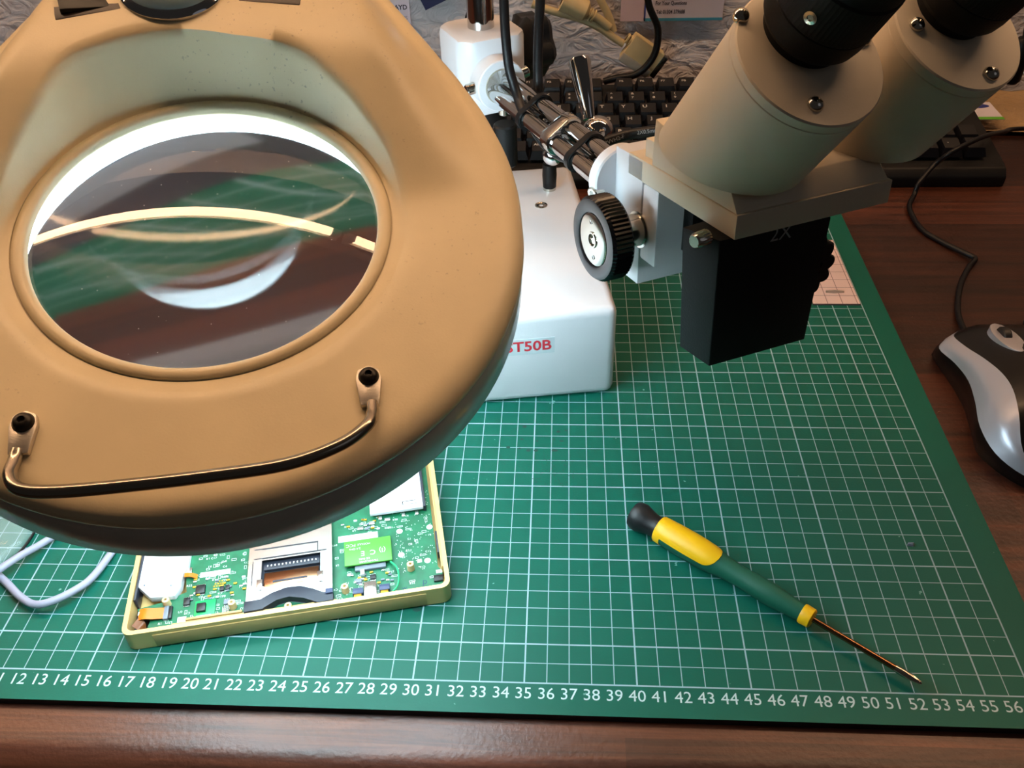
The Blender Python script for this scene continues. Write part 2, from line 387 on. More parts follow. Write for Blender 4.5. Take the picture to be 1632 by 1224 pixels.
mb.build('cutting_mat', ['cutting_mat_green', 'mat_underside', 'white_print', 'mat_stain'], at=(0, 0, 0),
         label='large green self-healing cutting mat with white centimetre grid and numbered front edge', cat='cutting mat')
# dark spots on the mat are part of its printed, worn surface
random.seed(3)

# ================================================================== MAGNIFIER LAMP
LO = (23.2484, 6.8136, 19.3255)
LX = Vector((0.978965, 0.197179, -0.052422)); LY = Vector((-0.170861, 0.932724, 0.317542)); LN = Vector((0.111508, -0.301905, 0.946794))
ML = frame(LO, LX, LY, LN)
lamp = thing('magnifier_lamp', LO, 'beige round magnifying lamp with glowing ring, glass lens and curved steel handle', 'lamp')
def pol(pts):
    a = sorted((math.atan2(y, x) % (2 * PI), math.hypot(x, y)) for x, y in pts)
    def f(th):
        th %= 2 * PI
        for (t0, r0), (t1, r1) in zip(a, a[1:] + [(a[0][0] + 2 * PI, a[0][1])]):
            for q in (th, th + 2 * PI):
                if t0 <= q <= t1: return r0 + (r1 - r0) * (q - t0) / (t1 - t0)
        return a[0][1]
    return f
side = [(11.9, -0.7), (11.95, 2.0), (11.45, 4.6), (10.55, 7.1), (9.6, 9.2), (8.7, 11.1), (7.7, 13.2), (6.6, 15.6), (5.4, 18.0)]
_out = pol([(x, y) for x, y in side] + [(-x, y) for x, y in side] + [(3, 19.2), (0, 19.5), (-3, 19.2)] + [(11.95 * math.cos(t), 11.95 * math.sin(t)) for t in [PI + 0.06 + (PI - 0.12) * i / 24 for i in range(25)]])
_well = pol([(7.3, 0.42), (6.96, 2.56), (6.18, 4.06), (5.01, 5.66), (3.63, 7.04), (1.22, 7.7), (-0.88, 8.09), (-3.04, 7.68), (-4.9, 6.82), (-5.9, 4.87), (-6.5, 3.7), (-7.08, 2.08), (-7.38, 0)] + [(7.4 * math.cos(t), 7.4 * math.sin(t)) for t in [PI + .1 + (PI - .2) * i / 20 for i in range(21)]])
def smooth_r(f, th, w):
    return sum(f(th + w * k / 4) * (5 - abs(k)) for k in range(-4, 5)) / 25
ROT = math.radians(4)
def hump(x, y, ro):
    yr = y * math.cos(ROT) - x * math.sin(ROT)
    h = 2.5 * (lambda t: t if t < .8 else .8 + (1 - math.exp(-(t - .8) * 4)) * .22)(max(0, math.sqrt((max(yr, -9) - .25) ** 2 + .5) / 2 + (yr - .25) / 2 - .06) / 7.0)
    return max(0, h) * sm(0.4, 3.8, ro - math.hypot(x, y))
NA = 240
def head_profile(th):
    ro = smooth_r(_out, th, 0.05); rw = smooth_r(_well, th, 0.07); c, sn = math.cos(th), math.sin(th); P = []
    hw_ = hump(rw * c, rw * sn, ro)
    r0 = 6.88
    for i in range(9):                            # wall of the well, slightly hollow
        t = i / 8; r = r0 + (rw - r0) * t
        z = -0.18 + (hw_ + 0.18) * (t ** 1.2)
        P.append((r, z))
    e = 0.3                                        # softened ridge
    R1 = ro - 0.95
    for i in range(1, 15):
        t = i / 14; r = rw + (R1 - rw) * t; z = hump(r * c, r * sn, ro) + 0.05 * sm(0, .08, t)
        P.append((r, z))
    zb = P[-1][1]
    for i in range(1, 9):
        a = PI / 2 * i / 8
        P.append((R1 + 0.92 * math.sin(a), zb - 0.6 * (1 - math.cos(a))))
    P.append((ro - 0.03, -0.66)); P.append((ro - 0.08, -0.74)); P.append((ro - 0.3, -0.76)); P.append((ro - 0.3, -0.6))
    return P
PR = [head_profile(2 * PI * i / NA) for i in range(NA)]
MB(ML).grid(lambda i, j: (PR[i][j][0] * math.cos(2 * PI * i / NA), PR[i][j][0] * math.sin(2 * PI * i / NA), PR[i][j][1]), NA, len(PR[0]), cu=True).build('upper_shell', 'lamp_cream', lamp, ang=60)
# lower housing: outer band, lip, white reflector inside
def lowpt(i, j):
    th = 2 * PI * i / NA; ro = smooth_r(_out, th, 0.05); q = [(-0.16, -0.72), (-0.05, -0.84), (0.0, -1.8), (0.05, -2.75), (-0.05, -2.95), (-0.25, -2.95), (-0.34, -2.7)][j]
    return ((ro + q[0]) * math.cos(th), (ro + q[0]) * math.sin(th), q[1])
MB(ML).grid(lowpt, NA, 7, cu=True).build('lower_band', 'lamp_grey', lamp, label='paler grey lower band of the lamp head', ang=60)
def refl(i, j):
    th = 2 * PI * i / NA; ro = smooth_r(_out, th, 0.05); q = [(1, ro - 0.34, -2.7), (1, ro - 0.5, -1.6), (1, min(ro - 1.2, 11.4), -0.95), (1, 10.2, -0.5), (1, 7.6, -0.5), (1, 6.95, -0.6), (1, 6.6, -1.0), (1, 6.42, -0.95), (1, 6.40, -0.55)][j]
    return (q[1] * math.cos(th), q[1] * math.sin(th), q[2])
MB(ML).grid(refl, NA, 9, cu=True).build('reflector', 'reflector_white', lamp, ang=60)
MB(ML).grid(lambda i, j: ((6.88 + [(-.56, -.55), (-.56, -.2), (-.5, -.1), (-.3, -.04), (-.08, -.1), (-.04, -.24), (.03, -.24), (.03, -.5)][j][0]) * math.cos(2 * PI * i / 120), (6.88 + [(-.56, -.55), (-.56, -.2), (-.5, -.1), (-.3, -.04), (-.08, -.1), (-.04, -.24), (.03, -.24), (.03, -.5)][j][0]) * math.sin(2 * PI * i / 120), [(-.56, -.55), (-.56, -.2), (-.5, -.1), (-.3, -.04), (-.08, -.1), (-.04, -.24), (.03, -.24), (.03, -.5)][j][1]), 120, 8, cu=True).build('lens_ring', 'lamp_cream', lamp, ang=60)
RC = 28.0; rl = 6.33; sag = RC - math.sqrt(RC * RC - rl * rl)
pt = [(-0.36 + sag - (RC - math.sqrt(RC * RC - r * r)), r) for r in [rl * i / 24 for i in range(25)]]
pb = [(-0.48 - sag + (RC - math.sqrt(RC * RC - r * r)), r) for r in [rl * i / 24 for i in range(24, -1, -1)]]
ln_ = MB(ML).lathe((0, 0, 0), (0, 0, 1), pt + [(-0.46, rl)], 96); ln_.m(1).lathe((0, 0, 0), (0, 0, 1), [(-0.46, rl)] + pb, 96)
bmesh.ops.remove_doubles(ln_.bm, verts=ln_.bm.verts[:], dist=1e-4)
ln_.build('lens', ['lens_glass', 'lens_hazed'], lamp, label='thick clear glass magnifying lens, hazed underneath', ang=40)
random.seed(21); ds = MB(ML)
for k in range(70):
    a_, r_ = random.uniform(0, 2 * PI), rl * .97 * math.sqrt(random.random()); x, y, q = r_ * math.cos(a_), r_ * math.sin(a_), random.uniform(.012, .03)
    z = -0.36 + sag - (RC - math.sqrt(RC * RC - r_ * r_)) + .004
    ds.add([(x - q, y, z), (x, y - q * .6, z), (x + q * .8, y, z), (x, y + q, z)], [[0, 1, 2, 3]])
ds.build('dust_specks', 'reflector_white', [o for o in lamp.children if o.name.startswith('lens') and 'ring' not in o.name][0], kind='stuff')
tubeR = 8.0; tubeZ = -2.7
MB(ML).tube([(tubeR * math.cos(t), tubeR * math.sin(t), tubeZ) for t in [math.radians(-2 + 340 * i / 72) for i in range(73)]], 1.36, 18, smooth=False).build('ring_tube', 'tube_light', lamp, label='glowing white circular fluorescent tube')
MB(ML).tube([(tubeR * math.cos(t), tubeR * math.sin(t), tubeZ) for t in [math.radians(-22 + 20 * i / 8) for i in range(9)]], 1.46, 18, smooth=False).build('tube_socket', 'lamp_socket', lamp)
# handle
hd = MB(ML)
hd.tube([(-5.2, -9.2, .2), (-5.22, -9.6, .25), (-5.2, -10.15, .42), (-4.75, -10.75, .62), (-3.6, -11.0, .75), (-1.5, -11.03, .8), (0.8, -10.95, .8), (3.0, -10.75, .75), (4.6, -10.2, .65), (5.48, -9.5, .5), (5.68, -8.95, .32), (5.7, -8.5, .2)], 0.21, 12)
ho = hd.build('handle', 'dark_steel', lamp, label='curved polished steel handle bar')
for cx, cy in ((-5.15, -8.25), (5.62, -7.5)):
    t = MB(ML); t.prism([(cx - .42, cy - .1), (cx - .3, cy - 1.1), (cx + .3, cy - 1.1), (cx + .44, cy - .1), (cx + .36, cy + .3), (cx + .02, cy + .46), (cx - .34, cy + .3)], 0.06, 0.3, 0.05)
    t.build('handle_tab', 'brushed_steel', lamp)
    MB(ML).lathe((cx + .02, cy, .22), (0, 0, 1), [(0, .34), (.1, .35), (.24, .28), (.3, .18), (.3, .12), (.2, .1), (.2, 0)], 24).build('handle_screw', 'screw_black', lamp)
# switches and clamp disc near the neck
def switch(cx, cy, rot, z, nm):
    X = ML @ Matrix.Translation((cx, cy, z)) @ Matrix.Rotation(rot, 4, 'Z')
    o = MB(X).box((-1.25, -.85, -.4), (1.25, .85, .22), .06).build('rocker_switch', 'switch_brown', lamp)
    t = MB(X); t.hull([(-1.0, -.6, .1), (1.0, -.6, .1), (1.0, .6, .1), (-1.0, .6, .1)], [(-.98, -.58, .45), (.98, -.58, .2), (.98, .58, .2), (-.98, .58, .45)], .05)
    t.m(1)
    for cx2, ch in ((-.55, 'I'), (.5, 'O')): t.text(ch, .55, (cx2, 0, .40 - .125 * (cx2 + .98) + .03), (1, 0, -.125))
    t.build('rocker', ['black_plastic', 'print_grey'], lamp)
switch(-4.5, 9.75, math.radians(14), 2.32, 'l'); switch(2.75, 10.25, math.radians(-8), 2.32, 'r')
MB(ML).lathe((-1.2, 10.55, 2.25), (0, 0, 1), [(0, 2.1), (.35, 2.12), (.5, 2.0), (.55, 1.85)], 48).build('clamp_ring', 'chrome', lamp)
MB(ML).lathe((-1.2, 10.55, 2.35), (0, 0, 1), [(0, 1.86), (.42, 1.86), (.62, 1.7), (.78, 1.2), (.82, 0)], 48).build('clamp_cap', 'knob_blue', lamp)
# neck and spring arm (above the frame) down to a wall bracket
MB().tube([tuple(ML @ Vector((0, 18.5, -0.3))), tuple(ML @ Vector((0, 22, 1))), (19, 34, 34), (17, 44, 44), (15, 60, 56)], 1.1, 16).build('arm', 'lamp_cream', lamp)
MB().box((11, 59, 52), (19, WALL_Y, 60), .5).build('wall_bracket', 'lamp_cream', lamp)

# ================================================================== MICROSCOPE
HF = (43.4168, 9.7512, 16.8337)
HX = Vector((0.888908, 0.456557, -0.037399)); HY = Vector((-0.457992, 0.884094, -0.092853)); HZ = Vector((-0.009328, 0.099666, 0.994977))
MH = frame(HF, HX, HY, HZ)
BU = Vector((0.989, 0.148, 0)).normalized(); BV = Vector((-0.148, 0.989, 0)).normalized()
MBs = frame((39.74, 19.87, 0), BU, BV, (0, 0, 1))
scope = thing('microscope', (31, 28, 0), 'white boom-arm stereo microscope with two eyepiece tubes, black objective and chrome post', 'microscope')
t = MB(MBs); t.box((-21, 0, 0.0), (0, 18.2, 6.35), 0.55, 4); t.build('base', 'scope_white', scope, label='large white metal base block')
stk = MB(MBs).box((-6.75, -0.02, 3.6), (-3.66, 0.0, 4.72)).build('sticker', 'sticker_film', scope, label='pale film sticker with red letters')
MB(MBs).text('ST50B', 0.98, (-5.2, -0.035, 4.17), (1, 0, 0), (0, 0, 1), True, 1.05).build('lettering', 'sticker_red', stk)
PX, PY = 31.2, 36.2
MB().cyl((PX, PY, 6.3), (PX, PY, 46), .86, n=40, b=.08).build('post', 'chrome', scope, label='vertical chrome post')
BD = Vector((.46, -.88, 0)).normalized(); BP = Vector((.88, .46, 0)).normalized()
MK = frame((PX, PY, 14.2), BP, BD, (0, 0, 1))
MKf = frame((PX, PY, 14.2), BP, -BD, (0, 0, 1))      # right-handed: x right, y away, z up
ch = 0.95
def octo(r, c): return [(-r + c, -r), (r - c, -r), (r, -r + c), (r, r - c), (r - c, r), (-r + c, r), (-r, r - c), (-r, -r + c)]
t = MB(MKf)
t.hull([(x, y, -2.5) for x, y in octo(2.35, .75)], [(x, y, 2.5) for x, y in octo(2.35, .75)], .42, 2)
t.build('cross_block', 'scope_white', scope, ang=30)
t = MB(MKf); t.cyl((-.25, -2.2, -.1), (-.25, -3.6, -.1), 1.62, n=48, b=.06)
fl = t.build('flange', 'scope_white', scope)
MB(MKf).lathe((-.25, -3.6, -.1), (0, -1, 0), [(-.05, 1.1), (.03, 1.12), (.03, 1.02), (.0, 1.0), (0.0, 0)], 40).build('flange_insert', 'connector_grey', scope)
for p, d in (((-1.85, -2.9, -.15), (-1, 0, -.1)), ((.1, -2.95, -1.7), (0, 0, -1)), ((1.35, -2.9, .15), (1, 0, .2))):
    MB(MKf).lathe(p, d, [(0, .36), (.5, .36), (.56, .30), (.56, .17), (.35, .17), (.35, 0)], 20).build('set_screw', 'nickel', scope)
# hand knob on the right of the block
t = MB(MKf); t.lathe((2.3, .9, .4), (1, 0, 0), [(0, .5), (.5, .5), (.6, 1.2), (1.1, 2.0), (2.3, 2.0), (2.65, 1.65), (2.65, 0)], 30, mod=lambda k, tt: 1 + (.13 * math.cos(5 * 2 * PI * k / 30) if tt > .42 else 0))
t.build('clamp_knob', 'black_plastic', scope, label='black lobed clamp knob')
MB().cyl((PX, PY, 10.4), (PX, PY, 11.6), 1.5, n=36, b=.1).build('post_collar', 'black_plastic', scope)
MB().cyl((32.95, 30.05, 10.2), (32.95, 30.05, 12.9), .72, n=24, b=.1).build('lower_knob', 'black_plastic', scope)
# boom rods
RA = MH @ Vector((.5, 10.1, -.95)); RB = MKf @ Vector((-.25, -3.3, -.1))
rd = (RB - RA).normalized(); hp = Vector((0, 0, 1)).cross(rd).normalized()
if hp.x < 0: hp = -hp
vp_ = rd.cross(hp).normalized()
if vp_.z < 0: vp_ = -vp_
off = (hp * .8 + vp_ * .55).normalized() * .56
for sg in (1, -1): MB().cyl(RA + off * sg, RB + off * sg, .5, n=28).build('boom_rod', 'chrome', scope, label='chrome boom rod')
# swivel clamp half way along the rods
mid = RA.lerp(RB, .42)
odir = off.normalized(); ocr = rd.cross(odir).normalized()
def stadium(c, r, d): return [c + odir * (d * (1 if math.cos(a) >= 0 else -1) + r * math.cos(a)) + ocr * (r * math.sin(a)) for a in [2 * PI * (i + .5) / 28 for i in range(28)]]
MB().hull(stadium(mid - rd * .5, .68, .56), stadium(mid + rd * .5, .68, .56), .06).build('rod_collar', 'chrome', scope)
MB().ball((35.84, 28.88, 12.99), .78).build('swivel_ball', 'chrome', scope)
MB().ball((38.55, 28.3, 13.15), .92).build('lever_ball', 'chrome', scope)
MB().cyl((38.55, 28.3, 13.15), (35.84, 28.88, 12.99), .38, n=20).build('swivel_pin', 'chrome', scope)
MB().lathe((38.02, 29.0, 13.6), Vector((37.38, 31.0, 16.5)) - Vector((38.02, 29.0, 13.6)), [(0, 0), (0, .36), (3.35, .68), (3.55, .62), (3.65, .3), (3.65, 0)], 28).build('clamp_lever', 'chrome', scope, label='tapered chrome clamp lever')
MB().ball((35.9, 27.3, 12.15), .62).build('lower_ball', 'chrome', scope)
# round carrier, rack housing and focus slide
MB(MH).cyl((.5, 9.5, -.78), (.5, 10.25, -.78), 1.62, n=48, b=.08).build('arm_carrier', 'scope_white', scope)
MB(MH).lathe((-.65, 9.85, -1.2), (-1, -.25, -.2), [(-.4, .36), (.5, .36), (.56, .3), (.56, .18), (.3, .17), (.3, 0)], 24).build('carrier_screw', 'nickel', scope)
MB(MH).box((0, 7.08, -5.3), (7.8, 9.57, 1.0), .06).build('rack_housing', 'scope_white', scope)
t = MB(MH); t.box((0.02, 5.72, -3.82), (7.8, 7.05, 0.0), .12); t.build('focus_slide', 'scope_white', scope)
MB(MH).box((1.5, 5.0, -3.2), (7, 5.8, -.2), .05).build('slide_bracket', 'black_matt', scope)
def knob(x, sgn, full):
    k = MB(MH)
    n = 120
    k.lathe((x, 7.25, -2.42), (sgn, 0, 0), [(0, 1.2), (0, 1.95), (.1, 2.05), (.95, 2.05), (1.12, 1.92), (1.16, 1.5), (1.1, 1.32), (1.02, 1.3), (1.02, 0)], n, mod=lambda q, tt: (1 - .03 * (q % 2) if .05 < tt < 1.0 else 1))
    ko = k.build('focus_knob', 'black_gloss', scope, label='black ribbed focus knob', ang=25)
    MB(MH).lathe((x + sgn * 1.0, 7.25, -2.42), (sgn, 0, 0), [(0, 1.26), (.1, 1.26), (.14, 1.15), (.12, .4), (.18, .38), (.18, .3), (.05, .26), (.05, 0)], 60).build('knob_plate', 'nickel', ko)
    for dy, dz in ((0.15, .85), (-.15, -.85)):
        MB(MH).lathe((x + sgn * 1.12, 7.25 + dy, -2.42 + dz), (sgn, 0, 0), [(0, .11), (.04, .1), (.02, .04), (.02, 0)], 12).build('plate_screw', 'chrome', ko)
    MB(MH).lathe((x - sgn * .2, 7.25, -2.42), (-sgn, 0, 0), [(0, .78), (1.1, .78), (1.12, .9), (1.3, .9), (1.3, 0)], 40).build('knob_shaft', 'nickel', ko)
knob(-1.35, -1, True)
# right-hand knob, deeply scalloped
MB(MH).lathe((4.95, .95, -2.85), (0, 1, 0), [(0, .9), (0, 1.58), (.1, 1.68), (.9, 1.68), (1.0, 1.58), (1.0, 0)], 144, mod=lambda q, tt: 1 - (.17 * (1 - abs(math.sin(q * PI / 12.0))) if tt > -1 else 0)).build('scalloped_knob', 'black_plastic', scope, label='black scalloped knob at the far side of the objective housing')
# head: plate, housing wedge, prism tubes, eyepieces
MB(MH).box((0, 0, 0), (8.0, 8.4, 1.05), .05).build('head_plate', 'scope_cream', scope)
wp = [(.08, .1, 1.05), (7.85, .1, 1.05), (7.85, 6.45, 1.05), (.08, 6.45, 1.05)]
wt = [(.2, .85, 1.95), (7.7, .85, 1.95), (7.75, 6.4, 3.2), (.15, 6.4, 3.2)]
MB(MH).hull([(.05, .1, 1.05), (7.85, .1, 1.05), (7.95, .5, 1.05), (7.95, 6.45, 1.05), (.05, 6.45, 1.05)], [(.15, .85, 1.95), (7.6, .85, 1.95), (7.85, 1.2, 2.02), (7.85, 6.4, 3.15), (.08, 6.4, 3.15)], .05).build('head_housing', 'scope_cream', scope)
MB(MH).box((.4, 6.7, 1.0), (7.6, 7.6, 1.9), .05).build('rear_step', 'scope_cream', scope)
TA = Vector((0, -.64, .77)).normalized(); TU = Vector((1, 0, 0)); TV = TA.cross(TU).normalized(); UPS = 1 if TV.z > 0 else -1
HT0, HT1 = 1.90 - .225 * .85, .225                     # housing top plane: z = HT0 + HT1 * y
def eyetube(c, r, screws):
    c = Vector(c); t = MB(MH); n = 72
    def foot(p): return (p.z - HT0 - HT1 * p.y) / (TA.z - HT1 * TA.y)
    prof = [(0, 0), (0, r - .06), (.06, r), (.42, r), (.45, r - .03), (.48, r)]
    t.lathe(c, -TA, prof, n)
    ring = [TU * math.cos(2 * PI * k / n) * r + TV * math.sin(2 * PI * k / n) * r for k in range(n)]
    vs = [c - TA * .48 + q for q in ring] + [c + q - TA * foot(c + q) for q in ring]
    t.add(vs, [[k, (k + 1) % n, n + (k + 1) % n, n + k] for k in range(n)] + [[n + k for k in range(n)]])
    o = t.build('prism_tube', 'scope_cream', scope)
    for dx, dy, dz in screws:
        s_ = Vector((dx, dy, dz)); s_ = s_ - TA * s_.dot(TA)
        MB(MH).lathe(c + s_, TA, [(-.1, .3), (.05, .31), (.16, .27), (.25, .17), (.27, .08), (.2, .06), (.2, 0)], 20).build('end_screw', 'nickel', o)
    return o
c1 = Vector((1.78, -.82, 7.16)); c2 = Vector((8.6, -1.0, 7.28))
eyetube(c1, 2.95, [(-2.08, 1.55, 1.29), (-.85, -1.5, -1.25), (2.5, .22, .18)])
eyetube(c2, 2.76, [(-1.88, .33, .27), (.31, -1.64, -1.36), (1.9, 1.0, .8)])
def eyepiece(c, r, dz):
    c = Vector(c) + TV * dz
    o = MB(MH).lathe(c, TA, [(-.2, r * .8), (.35, r * .8), (.42, r * .9), (.65, r * .97), (1.0, r), (1.5, r), (1.54, r - .03), (1.6, r + .02), (3.2, r + .02), (3.3, r - .05), (4.6, r - .05), (4.8, r - .2), (4.8, 0)], 150, mod=lambda q, tt: (1 - .008 * (q % 2) if 1.55 < tt < 3.25 else 1)).build('eyepiece', 'black_matt', scope, label='black rubbery eyepiece barrel', ang=20)
    return o, c
o1, e1 = eyepiece(c1 + Vector((.15, 0, 0)), 1.98, UPS * 1.0)
eyepiece(c2 + Vector((.15, 0, 0)), 1.85, UPS * .95)
pz = e1 + TA * 2.25 + Vector((-1.72, -.78, -.65)).normalized() * 1.98
dirp = (pz - e1 - TA * 2.25).normalized()
MB(MH).lathe(pz, dirp, [(-.05, .24), (.05, .24), (.06, .12), (.02, .1), (.02, 0)], 16).build('grub_screw', 'nickel', o1)
# objective
ob = MB(MH)
lo = [(-.46, .14, -6.0), (4.68, .04, -6.0), (4.85, 2.6, -6.0), (-.68, 2.14, -6.0)]
hi = [(-.51, .24, 0.0), (4.92, .0, 0.0), (5.1, 2.6, 0.0), (-1.1, 2.06, 0.0)]
oo = ob.hull(lo, hi, .05).build('objective_housing', 'black_matt', scope, label='black rectangular objective housing marked 2X')
MB(MH).text('2X', .9, (2.42, .075, -.26), (1, -.0426, 0), (0, -.005, 1)).build('marking', 'print_grey', oo)
t = MB(MH); t.lathe((-.75, .75, .05), (-1, -.25, .02), [(0, .22), (.1, .34), (.75, .34), (.85, .25), (.85, 0)], 36, mod=lambda q, tt: 1 - (.08 * (q % 2) if .08 < tt < .8 else 0))
t.build('thumb_screw', 'nickel', scope)
# screw and socket nut on the base top
MB(MBs).lathe((-2.85, 12.45, 6.34), (0, 0, 1), [(0, .42), (.06, .42), (.08, .34), (.03, .26), (.03, .12), (-.05, .1), (-.05, 0)], 24).build('base_screw', 'nickel', scope)
MB().lathe((35.6, 34.1, 6.32), (0, 0, 1), [(0, .44), (.22, .44), (.26, .36), (.26, 0)], 24).build('socket_nut', 'nickel', scope)

# ================================================================== POWER CABLES
pc = thing('power_cable', (35.6, 34.1, 6.6), 'black power cable with printed text tied along the chrome boom rods, plugged into the base', 'cable')
MB().tube([(32.99, 32.52, 21.5), (33.01, 31.66, 19.65), (33.11, 30.78, 17.82), (33.31, 30.11, 16.23), (33.75, 29.4, 15.0), (34.2, 28.25, 14.3), (35.3, 26.3, 13.75), (36.7, 24.8, 13.5), (37.81, 24.2, 13.75), (38.83, 24.5, 14.25), (40.03, 24.6, 14.6), (41.3, 24.2, 15.0), (42.6, 23.6, 15.4), (44.0, 23.5, 15.6)], .29, 12).build('lead', 'cable_black', pc)
MB().tube([(32.95, 33, 21.5), (33.2, 34.5, 33), (34, 36, 46)], .29, 12).build('upper_lead', 'cable_black', pc)
MB().tube([(34.2, 28.25, 14.3), (35.2, 26.9, 13.2), (36.2, 26.0, 12.7), (36.9, 25.2, 12.9), (38.2, 24.6, 13.3), (39.6, 23.9, 13.9), (41.0, 22.7, 14.2)], .22, 10).build('second_lead', 'cable_black', pc)
tx = MB()
def on_cable(a, bb, s_, size):
    a, bb = Vector(a), Vector(bb); d = (bb - a).normalized(); v = (Vector((36.47, -21.91, 35.78)) - (a + bb) / 2).normalized(); up = v.cross(d).normalized()
    if up.z < 0: up = -up
    tx.text(s_, size, (a + bb) / 2 + v * .3, -d if d.x < 0 else d, up)
tx2 = on_cable((38.3, 24.35, 14.0), (40.0, 24.6, 14.6), 'H03VVH2-F', .3); on_cable((40.2, 24.58, 14.68), (41.9, 23.95, 15.2), '2X0.5mm', .3)
tx.build('printing', 'print_grey', pc)
MB().lathe((35.6, 34.1, 6.55), (0, 0, 1), [(0, .3), (.02, .46), (.9, .5), (1.7, .46), (1.75, .36), (1.95, .36), (2.0, .42), (2.5, .36), (2.55, 0)], 24).build('plug', 'black_plastic', pc)
MB().tube([(35.6, 34.1, 8.9), (35.55, 33.2, 10.4), (35.5, 31.5, 11.6), (35.2, 29.5, 12.6)], .24, 10).build('plug_lead', 'cable_black', pc)
for q in (.66, .24):
    c = RA.lerp(RB, q); t = MB(); lo_ = stadium(c - rd * .22, .62, .62); hi_ = stadium(c + rd * .22, .62, .62); li_ = stadium(c - rd * .22, .53, .56); hj_ = stadium(c + rd * .22, .53, .56); n_ = 28
    t.add(lo_ + hi_ + hj_ + li_, [[k * n_ + i, k * n_ + (i + 1) % n_, ((k + 1) % 4) * n_ + (i + 1) % n_, ((k + 1) % 4) * n_ + i] for k in range(4) for i in range(n_)])
    t.build('cable_tie', 'black_plastic', pc)
sc_ = MB().tube([(35.12, 34.76, 20.83), (35.06, 33.53, 19.06), (34.96, 32.49, 17.21), (34.93, 31.68, 15.62), (34.97, 31.19, 14.6), (35.0, 30.4, 13.5)], .3, 12)
sc_.tube([(35.12, 34.76, 20.83), (35.4, 36.5, 30), (36, 38, 46)], .3, 12)
sc_.build('power_cable', 'cable_black', at=(35, 32, 15), label='black cable hanging straight down in front of the lobed clamp knob', cat='cable')

# ================================================================== SCREWDRIVER
A = Vector((40.55, 9.25, .78)); Bq = Vector((52.2, .2, .5)); ax = (Bq - A).normalized(); L = (Bq - A).length
sd = thing('screwdriver', (46.5, 4.6, 0), 'small precision screwdriver with green and yellow handle and black cap on the mat', 'screwdriver')
sdx = ax; sdz = (Vector((0, 0, 1)) - ax * ax.z).normalized(); sdy = sdz.cross(sdx)
MS = frame(A, sdx, sdy, sdz)
MB(MS).lathe((0, 0, 0), (1, 0, 0), [(-.34, 0), (-.33, .48), (-.26, .66), (-.08, .75), (.22, .76), (.55, .66), (.9, .575), (1.3, .56), (1.4, .56), (1.4, 0)], 40).build('swivel_cap', 'black_rubber', sd)
def hr(x):
    pts = [(1.3, .64), (1.45, .68), (2.2, .72), (3.2, .74), (4.2, .70), (5.1, .56), (6.0, .50), (6.8, .54), (7.6, .56), (8.4, .48), (9.3, .42)]
    for (x0, r0), (x1, r1) in zip(pts, pts[1:]):
        if x0 <= x <= x1: return r0 + (r1 - r0) * sm(0, 1, (x - x0) / (x1 - x0)) if False else r0 + (r1 - r0) * (x - x0) / (x1 - x0)
    return pts[-1][1]
def hrs(x): return sum(hr(min(9.3, max(1.3, x + d * .1))) for d in (-2, -1, 0, 1, 2)) / 5
def handle_section(name, material, x0, x1, fa, grow):
    n = 44; nx = 34; t = MB(MS)
    def p(i, j):
        x = x0 + (x1 - x0) * i / (nx - 1); a0, a1 = fa(x); a = a0 + (a1 - a0) * j / n; r = hrs(x) + grow
        return (x, r * math.cos(a), r * math.sin(a))
    t.grid(p, nx, n + 1); t.build(name, material, sd, ang=60)
handle_section('grip', 'handle_green', 1.55, 9.2, lambda x: (0, 2 * PI), 0)
w0 = 1.2
yl = MB(MS)
yl.lathe((1.28, 0, 0), (1, 0, 0), [(0, .5), (0, hrs(1.35)), (.05, hrs(1.4) + .03), (.42, hrs(1.72) + .03), (.42, .5)], 44)
def yp(i, j):
    x = 1.66 + 3.12 * i / 40
    hw = w0 if x < 4.1 else w0 * math.sqrt(max(0.0, 1 - ((x - 4.1) / .69) ** 2))
    a = PI / 2 + .15 + hw * (j / 20 - 1); r = hrs(x) + .025
    return (x, r * math.cos(a), r * math.sin(a))
yl.grid(yp, 41, 41); yl.build('grip_inlay', 'handle_yellow', sd, label='bright yellow inlay of the handle', ang=70)
MB(MS).lathe((9.15, 0, 0), (1, 0, 0), [(0, .3), (0, .46), (.08, .49), (.5, .47), (.56, .4), (.56, 0)], 36).build('collar', 'handle_yellow', sd)
MB(MS).cyl((9.6, 0, 0), (L - 1.1, 0, 0), .14, n=20).build('shaft', 'blade_steel', sd)
MB(MS).lathe((L - 1.15, 0, 0), (1, 0, 0), [(0, .1), (0, .17), (.4, .18), (.8, .17), (1.15, .08), (1.2, 0)], 12, mod=lambda q, tt: 1 - (.35 * (q % 3 == 0) if tt > .5 else 0)).build('tip', 'blade_tip', sd)

# ================================================================== GOLD-CASED CIRCUIT BOARD
an = math.radians(12.16); DU = Vector((math.cos(an), math.sin(an), 0)); DV = Vector((-math.sin(an), math.cos(an), 0))
MD = frame((16.48, 1.19, 0), DU, DV, (0, 0, 1))
dev = thing('circuit_board_case', (23, 7, 0), 'opened gold-rimmed device case showing a crowded green circuit board beneath the lamp', 'electronics')
DW, DD, DH = 15.2, 10.6, 1.2
def rr(x0, y0, x1, y1, r):
    P = []
    for cx, cy, a0 in ((x1 - r, y0 + r, -PI / 2), (x1 - r, y1 - r, 0), (x0 + r, y1 - r, PI / 2), (x0 + r, y0 + r, PI)):
        P += [(cx + r * math.cos(a0 + PI / 2 * i / 5), cy + r * math.sin(a0 + PI / 2 * i / 5)) for i in range(6)]
    return P
o_, i_ = rr(0, -.15, DW, DD, .45), rr(.22, .07, DW - .22, DD - .22, .3)
